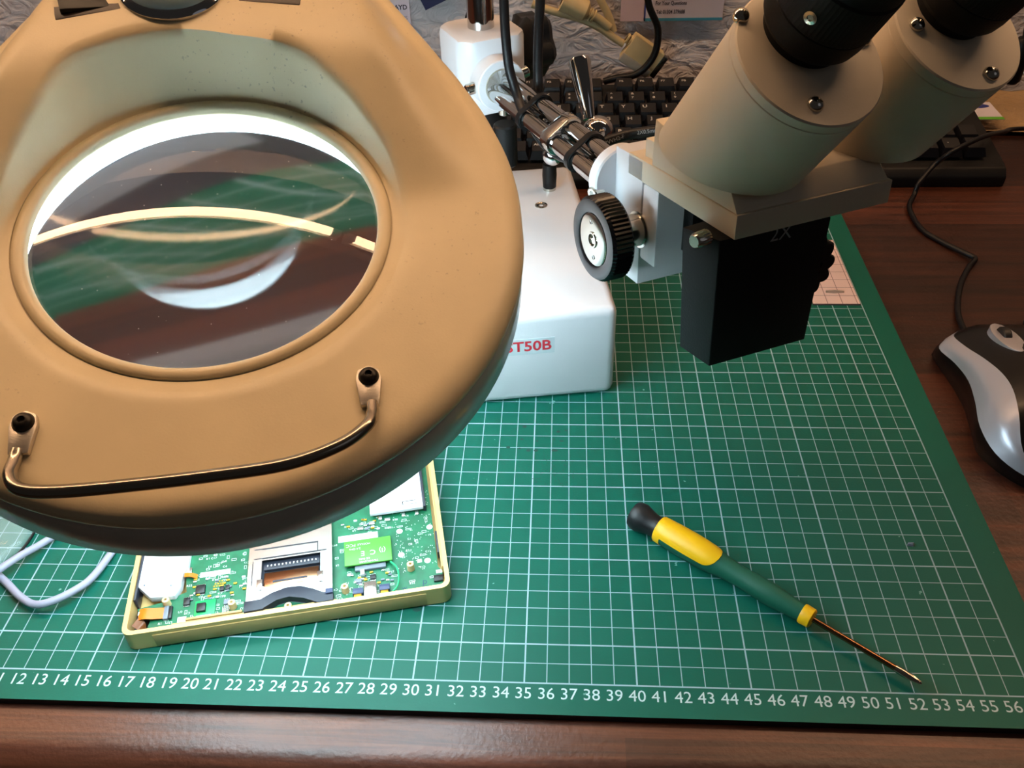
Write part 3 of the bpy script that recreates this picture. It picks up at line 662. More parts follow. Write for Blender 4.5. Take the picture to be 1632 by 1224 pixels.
t = MB(MD); n = len(o_); vs = [(x, y, .06) for x, y in o_] + [(x, y, DH) for x, y in o_] + [(x, y, DH) for x, y in i_] + [(x, y, .3) for x, y in i_]
fs = []
for k in range(3):
    for q in range(n): fs.append([k * n + q, k * n + (q + 1) % n, (k + 1) * n + (q + 1) % n, (k + 1) * n + q])
fs.append([3 * n + q for q in range(n)])
ob_ = [(x * .97 + .2, y * .97 + .15, 0) for x, y in o_]; vs += ob_
for q in range(n): fs.append([4 * n + q, 4 * n + (q + 1) % n, (q + 1) % n, q])
fs.append([4 * n + q for q in range(n)][::-1])
t.add(vs, fs); t.build('case', 'case_gold', dev, ang=35)
MB(MD).box((1.35, -.19, .1), (14.0, -.14, .95), .02).build('front_strip', 'case_tan', dev, label='browner strip along the front of the case')
for y0, x0, x1 in ((.12, 2.2, 9.8), (.32, 2.8, 5.4)):
    MB(MD).box((x0, y0, .5), (x1, y0 + .12, 1.08), .02).build('inner_rail', 'case_tan', dev)
t = MB(MD); t.box((14.88, 1.2, .4), (14.98, DD - .4, 1.1), .01); t.build('inner_rail', 'case_tan', dev)
BZ = 0.78                                                                # board surface
brd = [(1.0, .42), (1.6, .3), (3.0, .35), (5.4, .3), (5.6, .1), (9.6, .1), (12.5, .1), (12.8, -.02), (13.3, .0), (13.35, .2), (14.0, .1), (14.85, .22), (14.9, 1.2), (14.72, 1.5), (14.75, DD - .4), (.4, DD - .4), (.4, 3.9), (2.4, 3.7), (2.6, 2.2), (1.6, 1.8), (.4, 1.6), (.5, 1.2), (1.1, .9)]
silk = MB(MD).prism(brd, BZ - .14, BZ).m(1)
random.seed(11)
for k in range(420):                                                     # white component outlines and legends
    x, y = random.uniform(1.2, 14.5), random.uniform(.35, 5.4)
    if 5.5 < x < 9.7 or (x < 2.6 and y > 1.5) or (10.1 < x < 12.7 and 1.9 < y < 4.3) or (x > 12.7 and random.random() < .65): continue
    w_, h_ = random.choice(((.18, .12), (.24, .14), (.12, .22), (.3, .1))); e = .018
    if random.random() < .5:
        for (a, b2, c_, d_) in ((0, 0, w_, e), (0, h_ - e, w_, h_), (0, 0, e, h_), (w_ - e, 0, w_, h_)): silk.box((x + a, y + b2, BZ), (x + c_, y + d_, BZ + .006))
    else: silk.text(random.choice(('R1', 'C4', 'R22', 'C17', 'TP8', 'U3', 'L2')), .17, (x, y, BZ + .006), (-1, 0, 0) if random.random() < .5 else (1, 0, 0), (0, -1, 0) if random.random() < .5 else (0, 1, 0))
for k in range(150):                                                     # plated through-holes
    x, y = random.uniform(12.7, 14.7), random.uniform(1.4, 6.8); silk.box((x, y, BZ), (x + .035, y + .035, BZ + .006))
pcb = silk.build('circuit_board', ['pcb_green', 'silk_white'], dev)
def comp(name, x0, y0, x1, y1, z1, m_, b_=.02, z0=None, par=None, label=None):
    return MB(MD).box((x0, y0, BZ if z0 is None else z0), (x1, y1, z1), b_).build(name, m_, par or dev, label=label)
# small drive at the left
dr = MB(MD).prism([(.35, 3.95), (.3, 2.75), (1.0, 1.95), (2.15, 1.85), (2.4, 2.4), (2.35, 3.2), (2.6, 3.4), (2.6, 5.6), (.35, 5.6)], BZ - .1, BZ + .28, .05).build('small_drive', 'drive_white', dev, label='flat white metal drive')
for x, y in ((.62, 2.75), (1.9, 2.5)): MB(MD).cyl((x, y, BZ + .27), (x, y, BZ + .3), .05, n=12).build('drive_rivet', 'chip_grey', dr)
comp('drive_tab', 2.3, 3.15, 2.75, 3.6, BZ + .12, 'card_metal')
comp('side_rail', .24, 1.9, .34, 6, 1.1, 'slot_plastic', .01, .3); comp('cavity_liner', .24, .1, 1.2, 1.9, .36, 'chip_black', .01, .3)
# flexes
MB(MD).ribbon([(.55, 1.15, BZ + .12), (.85, 1.08, BZ + .24), (1.25, 1.05, BZ + .18), (1.72, 1.05, BZ + .1)], (0.05, 1, 0), .62, .03).build('flex_cable', 'flex_orange', dev, label='bright orange flex ribbon')
MB(MD).ribbon([(.45, .75, .95), (.72, .55, .8), (.75, .3, .5), (.9, .2, .4)], (.35, .6, 0), .5, .03).build('flex_cable', 'flex_brown', dev, label='folded brown flex ribbon in the corner')
MB(MD).ribbon([(2.45, 3.1, BZ + .2), (2.75, 3.05, BZ + .22), (3.05, 3.0, BZ + .06)], (0, 1, 0), .25, .03).build('flex_cable', 'flex_orange', dev, label='short orange flex beside the white drive')
comp('flex_connector', 1.7, .68, 1.92, 1.42, BZ + .16, 'chip_grey'); comp('flex_latch', 1.92, .7, 2.08, 1.4, BZ + .14, 'chip_black')
comp('connector_bar', .5, 1.12, 1.0, 1.32, BZ + .14, 'drive_white')
def chip(x, y, w_, h_, pins=6, m_='chip_black', hgt=.13):
    c = comp('chip', x, y, x + w_, y + h_, BZ + hgt, m_); p = MB(MD)
    for k in range(pins):
        u = x + w_ * (k + .5) / pins
        p.box((u - .025, y - .07, BZ), (u + .025, y + .0, BZ + .05)); p.box((u - .025, y + h_, BZ), (u + .025, y + h_ + .07, BZ + .05))
    p.build('pins', 'solder', c); return c
chip(3.05, 1.92, .45, .5, 6); chip(4.2, 1.9, .2, .26, 3); chip(4.46, 1.92, .2, .26, 3); chip(2.55, 1.35, .3, .42, 4); chip(4.45, 1.05, .28, .28, 3, 'chip_grey')
dm = comp('daughter_board', 3.12, .28, 4.08, 1.46, BZ + .12, 'pcb_bright', .01, BZ + .04, label='small bright green plug-in board')
MB(MD).box((3.24, .76, BZ + .12), (3.66, 1.22, BZ + .26), .02).build('chip', 'chip_black', dm)
MB(MD).box((3.25, .36, BZ + .12), (3.95, .52, BZ + .22), .02).build('header', 'drive_white', dm)
for k in range(5): comp('header_pin', 4.42 + .07 * k, .5, 4.45 + .07 * k, .95, BZ + .08, 'solder', 0)
comp('white_pad', 2.35, .45, 2.75, .75, BZ + .02, 'silk_white', 0)
comp('paper_label', 3.15, 2.95, 4.6, 3.25, BZ + .02, 'silk_white', 0, label='narrow white label strip')
for k in range(9): comp('gold_pad', 3.85 + .13 * (k % 3) + .05 * (k // 3), 2.25 + .14 * (k // 3), 3.93 + .13 * (k % 3) + .05 * (k // 3), 2.33 + .14 * (k // 3), BZ + .01, 'gold_pad', 0)
for k in range(64):
    x, y = random.choice(((random.uniform(2.6, 5.3), random.uniform(1.5, 3.0)), (random.uniform(10.3, 12.4), random.uniform(.9, 1.7)), (random.uniform(10, 12), random.uniform(4.2, 5.2))))
    comp('surface_component', x, y, x + .17, y + .09, BZ + .08, random.choice(('gold_pad', 'solder', 'chip_grey', 'drive_white')), .01)
# standoffs
for x, y in ((1.78, 1.6), (4.9, .88), (7.55, .2), (10.2, .82), (13.4, 1.58)):
    MB(MD).lathe((x, y, .5), (0, 0, 1), [(0, .2), (.68, .17), (.7, .14), (.7, .07), (.4, .07), (.4, 0)], 20).build('standoff', 'standoff_beige', dev)
# card slot
slot = MB(MD)
zt = BZ + .34
slot.prism([(5.55, 1.6), (5.55, .85), (5.6, .72), (6.3, .72), (6.8, 1.1), (7.4, 1.3), (8.1, 1.28), (8.7, 1.0), (9.1, .7), (9.62, .7), (9.62, 1.6), (9.05, 1.62), (8.8, 1.5), (6.5, 1.48), (6.25, 1.62)], zt - .05, zt, 0)
slot.box((5.55, 1.6, zt - .05), (6.2, 6, zt)).box((9.05, 1.6, zt - .05), (9.62, 6, zt))
so = slot.build('card_slot', 'card_metal', dev, label='shiny metal card slot')
MB(MD).box((5.6, .8, BZ), (9.58, 6, BZ + .06)).build('slot_floor', 'slot_plastic', so)
MB(MD).box((6.3, 1.5, BZ + .06), (8.95, 2.5, BZ + .2), .04).build('slot_plate', 'copper_plate', so)
MB(MD).box((6.75, 1.85, BZ + .2), (8.4, 1.95, BZ + .22)).build('slot_groove', 'slot_plastic', so)
MB(MD).box((6.3, 2.62, BZ + .06), (9.0, 2.95, BZ + .26), .02).build('contact_bar', 'slot_plastic', so)
for k in range(14): MB(MD).box((6.45 + .18 * k, 2.78, BZ + .25), (6.52 + .18 * k, 2.9, BZ + .29)).build('contact', 'solder', so)
MB(MD).box((5.62, 3.2, zt - .06), (9.55, 6.0, zt - .02)).build('slot_cover', 'card_metal', so)
for q_ in ((5.8, 3.3, 9.35, 3.34), (5.8, 3.9, 8.9, 3.94), (8.9, 3.3, 8.94, 3.94), (5.75, 1.7, 5.79, 3.2)): MB(MD).box((q_[0], q_[1], zt - .03), (q_[2], q_[3], zt + .012)).build('slot_groove', 'slot_plastic', so)
for x in (6.0, 8.9): MB(MD).box((x, 1.35, zt), (x + .28, 2.0, zt + .04), .02).build('slot_spring', 'card_metal', so)
arc = [(5.5, .78), (6.25, .74), (6.75, 1.06), (7.4, 1.26), (8.1, 1.24), (8.75, .95), (9.2, .62), (9.66, .6), (9.66, .12), (8.9, .1), (8.3, .5), (7.6, .72), (7.0, .62), (6.4, .2), (5.5, .18)]
MB(MD).prism(arc, BZ, BZ + .42, .03).build('slot_lip', 'slot_plastic', so, label='dark curved plastic lip of the card slot')
MB(MD).box((9.3, .5, BZ + .4), (9.66, .78, BZ + .5), .02).build('lip_block', 'blue_plastic', so)
# radio module
gm = comp('radio_module', 10.22, 2.1, 12.55, 3.65, BZ + .3, 'module_green', .02, BZ + .2, label='bright green radio module with white printing')
t = MB(MD)
for s_, size, x, y in (('C  E', .42, 11.4, 2.75), ('(I)', .4, 12.1, 2.8), ('MODULE', .16, 11.2, 3.35), ('2.4 GHz', .17, 10.75, 3.1), ('CE 0682', .16, 11.2, 2.4), ('TRANSCEIVER', .15, 11.4, 2.22), ('FCC', .26, 10.55, 3.35)): t.text(s_, size, (x, y, BZ + .306), (-1, 0, 0), (0, -1, 0))
t.build('printing', 'silk_white', gm)
comp('module_socket', 10.7, 1.85, 12.2, 2.12, BZ + .16, 'chip_grey'); comp('module_clip', 10.95, 1.55, 11.15, 1.85, BZ + .2, 'drive_white')
comp('paper_label', 9.9, 3.9, 11.9, 4.3, BZ + .02, 'silk_white', 0, label='white label strip above the green module')
# mini USB and buttons
us = comp('usb_socket', 11.1, -.1, 11.7, .95, BZ + .34, 'card_metal', .03, label='small steel USB socket')
MB(MD).box((11.2, -.13, BZ + .08), (11.6, -.09, BZ + .26)).build('usb_opening', 'chip_black', us)
MB(MD).box((11.28, .35, BZ + .34), (11.52, .65, BZ + .36), .02).build('usb_shield_spring', 'brushed_steel', us)
for x in (10.55, 11.82): comp('button_body', x, .42, x + .5, .75, BZ + .22, 'blue_plastic'); comp('button_cap', x + .05, .08, x + .42, .4, BZ + .22, 'gold_pad')
chip(10.72, 1.15, .28, .22, 3, 'chip_grey'); chip(11.4, 1.25, .28, .26, 4)
MB(MD).tube([(12.45, 2.05, BZ + .22), (12.72, 1.6, BZ + .3), (12.8, 1.05, BZ + .32), (12.7, .5, BZ + .25), (12.45, .32, BZ + .1)], .045, 8).build('wire', 'wire_green', dev, label='thin green wire')
for x, y in ((13.01, 4.1), (14.55, 4.1), (12.99, 2.55), (14.25, 1.95)):
    MB(MD).lathe((x, y, BZ), (0, 0, 1), [(0, .16), (.012, .16), (.012, .1), (.03, .09), (.03, 0)], 20).build('test_pad', 'silk_white', dev)
for x, y, w_ in ((13.35, 1.85, .2), (13.75, 1.9, .22), (14.6, 1.08, .3)): comp('white_pad', x, y, x + w_, y + .2, BZ + .015, 'silk_white', 0)
comp('board_connector', 14.45, .55, 14.9, .9, BZ + .12, 'chip_black'); comp('corner_foam', 13.95, .1, 14.9, .24, BZ + .1, 'slot_plastic', .01, .4)
comp('side_button', 14.78, 2.2, 14.96, 3.6, 1.0, 'slot_plastic', .02, .5)
t = MB(MD); t.text('d', .5, (14.0, .62, BZ + .008), (-1, .1, 0), (-.1, -1, 0)); t.text('w', .34, (13.0, .48, BZ + .008)); t.build('ink_mark', 'ink_blue', pcb)
s2 = comp('memory_slot', 11.6, 5.2, 14.35, 9.5, BZ + .4, 'drive_white', .03, BZ + .2, label='white metal memory slot')
MB(MD).box((14.35, 5.25, BZ), (14.5, 9.5, BZ + .38), .02).build('slot_edge', 'slot_plastic', s2)
for x in (12.0, 13.2, 13.9): MB(MD).box((x, 5.0, BZ), (x + .18, 5.25, BZ + .12), .02).build('slot_foot', 'solder', s2)
t = MB(MD); t.box((13.3, 5.5, BZ + .4), (13.35, 5.75, BZ + .41)); t.box((13.35, 5.72, BZ + .4), (14.0, 5.76, BZ + .41)); t.box((13.6, 5.5, BZ + .4), (14.05, 5.53, BZ + .41)); t.build('slot_crease', 'chip_black', s2)
for x, y in ((11.5, 4.75), (12.3, 4.85), (10.9, 4.5)): comp('surface_component', x, y, x + .3, y + .2, BZ + .12, 'solder')

# ================================================================== CABLE LOOP AND CLEAR COVER AT THE LEFT
MB().tube([(13.9, 9.2, .2), (13.55, 6.6, .22), (13.26, 4.9, .35), (12.78, 4.02, .48), (11.98, 3.32, .55), (11.2, 3.16, .52), (10.2, 3.68, .4), (9.02, 4.58, .25), (7.9, 5.3, .25), (6.6, 5.8, .25), (5.2, 5.6, .25)], .19, 12).tube([(5.6, 1.6, .7), (7.2, 3.1, .72), (8.0, 4.2, .73), (8.55, 4.95, .72), (9.15, 6.0, .6), (9.74, 6.95, .4), (10.4, 8.2, .25), (10.9, 10, .25)], .19, 12).build('cord', 'cable_grey', at=(11, 4, .02), label='pale grey cord looped on the mat left of the circuit board', cat='cable')
cv = thing('clear_cover', (4.6, 7.8, 0), 'clear plastic cover with dark curved edge at the far left under the lamp', 'plastic cover')
MB().lathe((4.75, 7.75, .02), (0, 0, 1), [(0, 4.0), (.05, 4.02), (.35, 3.95), (.7, 3.5), (.85, 2.5), (.9, 0)], 72).build('dome', 'clear_plastic', cv)
MB().tube([(4.75 + 4.02 * math.cos(a), 7.75 + 4.02 * math.sin(a), .09) for a in [2 * PI * i / 72 for i in range(73)]], .07, 8, smooth=False).build('rim', 'black_plastic', cv)

# made-up parts tray standing in for unidentified clutter seen through the lamp's lens
tr = thing('stand_in_tray', (9, 33, 0), 'dark grey flat stand-in tray of small parts for clutter seen blurred through the magnifier lens', 'tray')
MB().box((2.5, 29, .01), (15.5, 37, .25), .08).build('tray_body', 'slot_plastic', tr)
for n_, x, y, w_, h_, z_, m_ in (('brown_block', 3.6, 30, 3.2, 2.0, .5, 'flex_brown'), ('grey_block', 8.2, 33.4, 3.6, 1.6, .55, 'chip_grey'), ('white_block', 12.6, 35, 1.6, .8, .5, 'drive_white'), ('orange_block', 5.2, 34.6, 1.2, 1.4, .5, 'flex_orange'), ('pale_strip', 9.0, 30.2, 5.0, .5, .4, 'standoff_beige')):
    MB().box((x, y, .22), (x + w_, y + h_, z_), .05).build(n_, m_, tr)

# ================================================================== SQUARED BOARD AND SILVER BIT
MB().box((53.7, 29.37, 0.01), (56.9, 37.8, .13)).build('squared_board', 'squared_board', at=(53.7, 29.37, 0), label='pinkish white board with squared lines on the far right corner of the mat', cat='board')
MB().hull([(54.85, 30.68, .14), (55.4, 30.62, .14), (56.08, 30.7, .14), (56.08, 30.84, .14), (55.45, 30.8, .14), (54.85, 30.86, .14)], [(54.85, 30.7, .24), (55.4, 30.66, .34), (56.08, 30.72, .24), (56.08, 30.82, .24), (55.45, 30.76, .34), (54.85, 30.84, .24)]).build('metal_clip', 'brushed_steel', at=(55.4, 30.75, .13), label='tiny silver metal piece lying on the pinkish squared board', cat='metal piece')

# ================================================================== MOUSE
mo = thing('computer_mouse', (62.5, 18, DZ), 'black computer mouse with silver side band and cord on the wood at right', 'mouse')
# rows: base, lower silver, upper silver, then the crest and the mirrored far side (front -> rear)
Bs = [(60.3, 24.6), (60.3, 23.7), (60.55, 21.4), (60.6, 19.3), (60.25, 16.9), (60.1, 15.4), (60.9, 13.7), (62.2, 12.4), (63.6, 12.0)]
Ls = [(60.9, 24.7, .75), (60.1, 23.5, .85), (60.35, 21.6, 1.2), (60.45, 19.7, 1.4), (60.15, 17.7, 1.45), (59.85, 15.9, 1.25), (60.2, 14.2, .85), (61.3, 12.9, .5), (62.9, 12.2, .3)]
Us = [(61.6, 24.9, 1.2), (60.95, 23.9, 1.5), (60.95, 22.0, 2.1), (61.15, 20.3, 2.65), (61.35, 18.4, 3.1), (61.35, 16.8, 3.2), (61.2, 15.2, 2.8), (61.2, 13.6, 1.6), (62.2, 12.5, .5)]
Cr = [(64.0, 25.5, 1.3), (64.0, 24.6, 1.9), (64.1, 22.6, 2.7), (64.2, 20.6, 3.3), (64.3, 18.6, 3.6), (64.3, 16.8, 3.7), (64.3, 15.0, 3.3), (64.3, 13.3, 2.0), (64.2, 12.0, .6)]
def curve(P, n=33): return [v for v in spline(P, (n - 1) // (len(P) - 1))]
B3 = curve([(x, y, DZ) for x, y in Bs]); L3 = curve(Ls); U3 = curve(Us); C3 = curve(Cr)
nS = len(B3)
def mir(v, c): return Vector((2 * 64.25 - v.x, v.y, v.z))
def surf(rows, k):
    return [spline([r[i] for r in rows], k) for i in range(nS)]
low = [[B3[i], B3[i].lerp(L3[i], .5) + Vector((-.12, 0, 0)), L3[i]] for i in range(nS)]
MB().grid(lambda i, j: spline(low[i], 4)[j], nS, 9).build('lower_side', 'mouse_black', mo, ang=60)
sil = [[L3[i], L3[i].lerp(U3[i], .5) + Vector((-.18, 0, .12)) * min(1, i / 8, (nS - 1 - i) / 8), U3[i]] for i in range(nS)]
MB().grid(lambda i, j: spline(sil[i], 5)[j], nS, 11).build('silver_band', 'mouse_silver', mo, label='glossy silver side band', ang=60)
top = [[U3[i], U3[i].lerp(C3[i], .45) + Vector((0, 0, .22)), C3[i], mir(U3[i].lerp(C3[i], .45) + Vector((0, 0, .22)), 0), mir(U3[i], 0), mir(L3[i], 0), mir(B3[i], 0)] for i in range(nS)]
MB().grid(lambda i, j: spline(top[i], 5)[j], nS, 31).build('body', 'mouse_black', mo, ang=60)
fr = MB(); fr.grid(lambda i, j: (Vector(low[0][0]).lerp(mir(B3[0], 0), i / 8)).lerp(Vector(U3[0]).lerp(mir(U3[0], 0), i / 8) + Vector((0, .5 * math.sin(PI * i / 8), .2 * math.sin(PI * i / 8))), j / 4), 9, 5); fr.build('nose', 'mouse_black', mo, ang=60)
MB().hull([(63.0 + .75 * math.cos(a), 21.9 + 1.9 * math.sin(a), 2.2) for a in [2 * PI * i / 28 for i in range(28)]], [(63.0 + .7 * math.cos(a), 21.9 + 1.85 * math.sin(a), 3.0 - .19 * (1.85 * math.sin(a))) for a in [2 * PI * i / 28 for i in range(28)]], .04).build('wheel_surround', 'mouse_silver', mo)
MB().lathe((62.75, 22.3, 2.62), (1, 0, 0), [(0, 0), (0, .6), (.08, .68), (.42, .68), (.5, .6), (.5, 0)], 32).build('scroll_wheel', 'black_rubber', mo)
CZ = DZ + .2
MB().tube([(62.6, 25.0, 1.0), (62.7, 26.2, .3), (63.4, 29.2, CZ), (64.6, 32.3, CZ), (66.0, 34.7, CZ), (66.7, 35.6, CZ + .1), (66.3, 36.3, CZ + .1), (65.1, 38.2, CZ), (64.2, 40.1, CZ), (64.15, 43.1, CZ + .1), (65.02, 45.03, 0.05), (65.40, 45.55, 0.90), (66.79, 46.94, 1.75), (67.44, 46.67, 2.70), (68.38, 46.98, 3.20), (71.06, 49.05, 3.20), (73.98, 52.08, 2.20), (77.04, 54.90, 1.20), (88, 58, CZ)], .2, 10).build('mouse_cord', 'cable_black', mo)

# ================================================================== KEYBOARD
kb = thing('keyboard', (50, 54, DZ), 'black keyboard with white legends behind the microscope', 'keyboard')
KA = math.radians(0.4)
MKb = Matrix.Translation((28.4, 46.9, DZ)) @ Matrix.Rotation(KA, 4, 'Z')
TIL = 0.155
def kz(y): return 1.75 + TIL * y
prf = [(0, 0), (-.05, .9), (.5, 1.55), (1.2, 1.6), (13.2, 3.35), (14.4, 3.4), (14.9, 2.9), (14.9, 0)]
MB(MKb).hull([(0, y, z) for y, z in prf], [(44.6, y, z) for y, z in prf], .15).build('body', 'keyboard_body', kb)
U_ = 1.9
rows = [  # y of row front edge, start u, list of (legend, width)
    (1.55, 0, [('Ctrl', 1.25), ('', 1.25), ('Alt', 1.25), ('', 6.25), ('Alt', 1.25), ('', 1.25), ('', 1.25), ('Ctrl', 1.25)]),
    (3.45, 0, [('', 1.25), ('\\', 1)] + [(c, 1) for c in 'ZXCVBNM'] + [('<', 1), ('>', 1), ('?', 1), ('', 2.75)]),
    (5.35, 0, [('', 1.75)] + [(c, 1) for c in 'ASDFGHJKL'] + [(';', 1), ('@', 1), ('#', 1), ('', 1.25)]),
    (7.25, 0, [('', 1.5)] + [(c, 1) for c in 'QWERTYUIOP'] + [('[', 1), (']', 1), ('', 1.5)]),
    (9.15, 0, [('`', 1)] + [(c, 1) for c in ('!1', '"2', '\u00a33', '$4', '%5', '^6', '&7', '*8', '(9', ')0', '_-', '+=')] + [('', 2)]),
    (11.45, 0, [('Esc', 1), (None, 1)] + [('F%d' % k, 1) for k in range(1, 5)] + [(None, .5)] + [('F%d' % k, 1) for k in range(5, 9)] + [(None, .5)] + [('F%d' % k, 1) for k in range(9, 13)])]
nav = [(11.45, 15.25, [('', 1)] * 3), (9.15, 15.25, [('', 1)] * 3), (7.25, 15.25, [('', 1)] * 3), (3.45, 16.25, [('', 1)]), (1.55, 15.25, [('', 1)] * 3)]
num = [(9.15, 18.5, [('', 1), ('/', 1), ('*', 1), ('-', 1)]), (7.25, 18.5, [('7', 1), ('8', 1), ('9', 1), ('+', 1)]), (5.35, 18.5, [('4', 1), ('5', 1), ('6', 1)]), (3.45, 18.5, [('1', 1), ('2', 1), ('3', 1), ('', 1)]), (1.55, 18.5, [('0', 2), ('.', 1), ('', 1)])]
KX0 = 0.55
hidden = MB(MKb)
def key_geo(t, w_, leg, x, y):
    X0 = t.X
    t.X = X0 @ Matrix.Translation((x, y, kz(y) - .05)) @ Matrix.Rotation(math.atan(TIL), 4, 'X')
    a, d = w_ * U_ - .12, 1.76
    lo = [(0, 0, 0), (a, 0, 0), (a, d, 0), (0, d, 0)]; hi = [(.22, .32, .72), (a - .22, .32, .72), (a - .22, d - .1, .8), (.22, d - .1, .8)]
    t.m(1).hull(lo, [(.2, .3, .66), (a - .2, .3, .66), (a - .2, d - .08, .74), (.2, d - .08, .74)])
    t.m(0).hull([(.2, .3, .66), (a - .2, .3, .66), (a - .2, d - .08, .74), (.2, d - .08, .74)], hi)
    if leg:
        t.m(2)
        if len(leg) == 2 and not leg[0].isalpha(): t.text(leg[0], .44, (.55, 1.32, .80), bold=True); t.text(leg[1], .44, (.55, .75, .76), bold=True)
        else: t.text(leg, .62 if len(leg) == 1 else .42, (.6, 1.15, .79), bold=True)
    t.X = X0
nkeys = 0
for y, u0, ks in rows + nav + num:
    u = u0
    for leg, w_ in ks:
        if leg is not None:
            x = KX0 + u * U_
            if x < 3.2 * U_ - .1 and nkeys >= 0 and u < 2.6 and u0 == 0: key_geo(hidden, w_, leg, x, y)
            else:
                t = MB(MKb); key_geo(t, w_, leg, x, y); t.build('key', ['key_black', 'key_side', 'key_legend'], kb, ang=20); nkeys += 1
        u += w_
hidden.build('remaining_keys', ['key_black', 'key_side', 'key_legend'], kb, kind='stuff', ang=20)

# ================================================================== BACK OF THE DESK: papers, plugs, leads
pp = MB()
def sheet(i, j):
    x = 58 + i * .7; y = 57.2 + j * .6 + .12 * i * (j < 2) * .0
    f = noise.noise(Vector((x * .3, y * .55, 1))) + .5 * noise.noise(Vector((x * .9, y * 1.4, 5)))
    z = DZ + .42 + .42 * f * min(1, j / 2 + .3) + (.05 * max(0, j - 8)) * .0
    return (x, y + .5 * math.sin(x * .21), max(DZ + .03, z))
pp.grid(sheet, 46, 17)
pp.build('crumpled_paper', 'brown_paper', at=(73, 61, DZ), label='crumpled brown paper sheet on the desk behind the right end of the keyboard', cat='paper', fix=False)
cd = MB().box((71.8, 57.2, 1.02), (76.3, 61.1, 1.06)).build('leaflet', 'card_white', at=(74, 59, 1.0), label='white leaflet with blue oval emblem and green edge lying beside the keyboard', cat='leaflet')
MB().lathe((74.6, 60.2, 1.06), (0, 0, 1), [(0, 1), (.012, 1), (.012, 0)], 40).build('emblem', 'card_blue', cd)
em = [o for o in bpy.data.objects if o.name.startswith('emblem')][0]
for v in em.data.vertices: v.co.x = (v.co.x - .006) * 1.35 + .006; v.co.y = (v.co.y - .012) * .5 + .012
MB().box((71.8, 57.2, 1.06), (76.3, 57.75, 1.075)).build('green_edge', 'card_green', cd)
def card(name, x0, x1, z0, z1, m_, label, cat, rot=0):
    X = Matrix.Translation(((x0 + x1) / 2, WALL_Y - .62, (z0 + z1) / 2)) @ Matrix.Rotation(rot, 4, 'Y')
    w_, h_ = (x1 - x0) / 2, (z1 - z0) / 2
    return MB(X).box((-w_, -.03, -h_), (w_, .0, h_)).build(name, m_, at=((x0 + x1) / 2, WALL_Y - .62, (z0 + z1) / 2), label=label, cat=cat), X
card('note_card', 41.9, 44.1, 6.95, 11.6, 'card_pink', 'blank pinkish card on the wall left of the blue-edged business card', 'card')
bc, X = card('business_card', 44.15, 51.6, 6.95, 11.7, 'card_white', 'pale business card with blue edges and a telephone number on the wall', 'card')
MB(X).box((-3.72, -.045, -2.38), (3.72, -.03, -2.12)).build('bottom_edge', 'card_cyan', bc)
MB(X).box((-3.72, -.045, -2.38), (-3.6, -.03, 2.38)).build('side_edge', 'card_blue', bc)
t = MB(X)
for s_, zz in (('Tel: 01304 379688', -1.55), ('For Your Questions', -.75), ('Consultant', -.3)): t.text(s_, .5, (-1.25, -.05, zz), (1, 0, 0), (0, 0, 1), True, .72)
t.build('printing', 'print_dark', bc)
lt, X = card('letter', 12.5, 21.6, 6.2, 13.5, 'card_white', 'white letter sheet on the wall behind the lamp head with blurred print', 'paper')
t = MB(X); t.text('PAYD', .62, (3.55, -.05, -1.35), (1, 0, 0), (0, 0, 1), True); t.build('printing', 'print_dark', lt)
t = MB(X); t.text('BTUS', .5, (3.7, -.05, -2.35), (1, 0, 0), (0, 0, 1)); t.build('faint_printing', 'print_mauve', lt)
MB(Matrix.Translation((24.6, WALL_Y - .6, 10.6)) @ Matrix.Rotation(math.radians(-24), 4, 'Y')).box((-2.3, -.05, -1.6), (2.3, 0, 1.6)).build('navy_card', 'navy', at=(24.6, WALL_Y - .6, 10.6), label='navy blue card tilted on the wall left of the chrome post', cat='card')

vg = thing('serial_cable', (42, 64.5, 5), 'beige serial cable with wide plug hanging against the wall', 'cable')
MB().lathe((36.3, 64.6, 9.7), (2.0, 0, -.95), [(0, .5), (.05, 1.0), (2.4, .95), (2.7, .6), (2.75, 0)], 28).build('round_plug', 'connector_beige', vg)
for k in range(3): MB().lathe((38.55 + .3 * k, 64.6, 8.6 - .18 * k), (2.0, 0, -1.1), [(0, .3), (.02, .62), (.16, .6), (.18, .3)], 20).build('strain_relief', 'connector_beige', vg)
MB().tube([(38.6, 64.6, 8.6), (39.8, 64.6, 7.9), (40.8, 64.6, 7.1)], .38, 10).build('boot', 'cable_beige', vg)
MB().tube([(33.5, 64.8, 9.3), (35.5, 64.8, 8.6), (38.0, 64.8, 7.9), (39.8, 64.7, 7.1), (41.2, 64.6, 6.2), (42.2, 64.5, 5.6)], .36, 10).build('lead', 'cable_beige', vg)
MB().tube([(38.6, 65.2, 13), (39.6, 65.2, 10), (40.6, 65.1, 8.2), (41.2, 65.1, 6.6)], .36, 10).build('back_lead', 'cable_beige', vg)
Xv = Matrix.Translation((44.1, 64.2, 4.55)) @ Matrix.Rotation(math.radians(34), 4, 'Y')
MB(Xv).prism([(-1.9, -.6), (1.5, -.6), (1.5, .6), (-1.9, .6)], -1.3, 1.35, .12).build('plug_hood', 'connector_beige', vg)
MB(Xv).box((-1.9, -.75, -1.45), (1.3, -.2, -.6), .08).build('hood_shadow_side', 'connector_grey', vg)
MB(Xv).box((1.45, -.45, -1.1), (2.05, .45, 1.15), .06).build('metal_shell', 'dark_steel', vg)
for k in range(2): MB(Xv).lathe((-1.9 - .3 * k, 0, .5), (-1, 0, 0), [(0, .3), (.02, .5), (.16, .48), (.18, .3)], 20).build('strain_relief', 'connector_beige', vg)
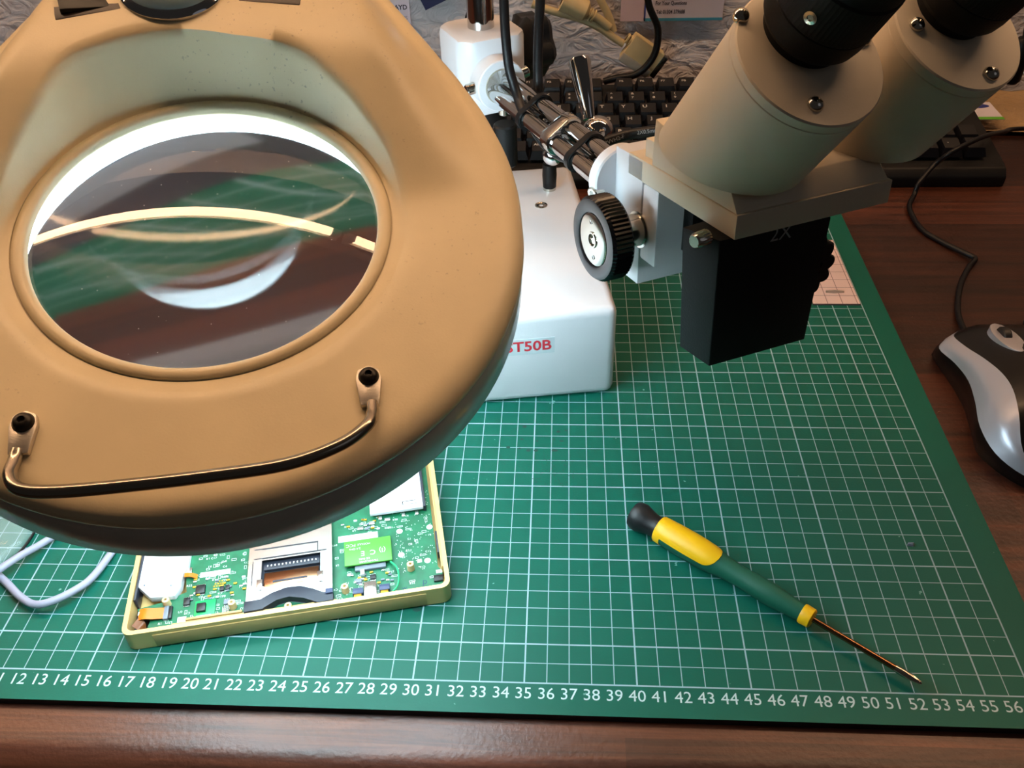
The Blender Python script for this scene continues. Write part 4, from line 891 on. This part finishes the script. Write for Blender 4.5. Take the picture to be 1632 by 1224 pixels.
MB().tube([(43.7, 63.2, 12), (44.2, 63.0, 9.6), (45.15, 63.0, 7.5), (45.1, 63.0, 5.4), (44.3, 63.0, 3.95), (43.2, 63.0, 3.15), (41.6, 63.0, 2.9), (40.4, 63.2, 2.5)], .33, 12).build('black_lead', 'cable_black', at=(44, 63, 6), label='thick black lead curving over the beige serial plug', cat='cable')
MB().tube([(29.5, 65, 13), (28.6, 65.2, 10), (27.4, 65.2, 8.3), (27.2, 65.2, 6.4), (27.4, 65.2, 1.5), (28, 65.2, DZ + .2)], .22, 10).build('black_lead', 'cable_black', at=(28, 65, 6), label='thin dark lead behind the white microscope block near the chrome post', cat='cable')
MB().lathe((74.6, 55.0, 5.2), (0, 0, 1), [(0, 0), (.1, .5), (.4, .7), (3.6, .72), (3.9, .5), (4.0, 0)], 28).tube([(74.6, 55.0, 9), (74.9, 57, 12.5), (75.5, 60, 15.5)], .25, 10).build('black_plug', 'black_plastic', at=(74.6, 55, 5.2), label='black rounded plug hanging at the right frame edge beside the eyepiece tube', cat='plug')
MB().lathe((68.0, 27.6, DZ), (0, 0, 1), [(0, 0), (0, .7), (.2, .85), (1.2, .8), (1.5, .5), (1.55, 0)], 28).build('rubber_foot', 'black_rubber', at=(68, 27.6, DZ), label='small dark round object on the wood above the mouse at the right edge', cat='small object')
for x, y, lb in ((54.2, 8.35, 'small dark grey debris flake on the mat right of the screwdriver'),):
    MB().hull([(x - .2, y - .08, .01), (x + .12, y - .13, .01), (x + .22, y + .06, .01), (x - .05, y + .15, .01)], [(x - .1, y - .03, .13), (x + .08, y - .08, .1), (x + .14, y + .03, .16), (x - .04, y + .07, .09)]).build('debris', 'chip_grey', at=(x, y, .01), label=lb, cat='debris')
# crumbs on the wood
for k, (x, y, q) in enumerate(((58.9, 18.9, .28), (60.2, 28.6, .1))):
    MB().hull([(x, y, DZ), (x + q, y + .12, DZ), (x + q * .4, y + q * .5, DZ)], [(x + .05, y + .05, DZ + .08), (x + q * .8, y + .12, DZ + .06), (x + q * .4, y + q * .35, DZ + .08)]).build('crumb', 'crumb', at=(x, y, DZ), label=('pale crumb on the wood between mat and mouse', 'tiny pale speck on the wood beside the mat edge above the mouse')[k], cat='crumb')

for o in list(bpy.data.objects):
    if '_at' in o: del o['_at']
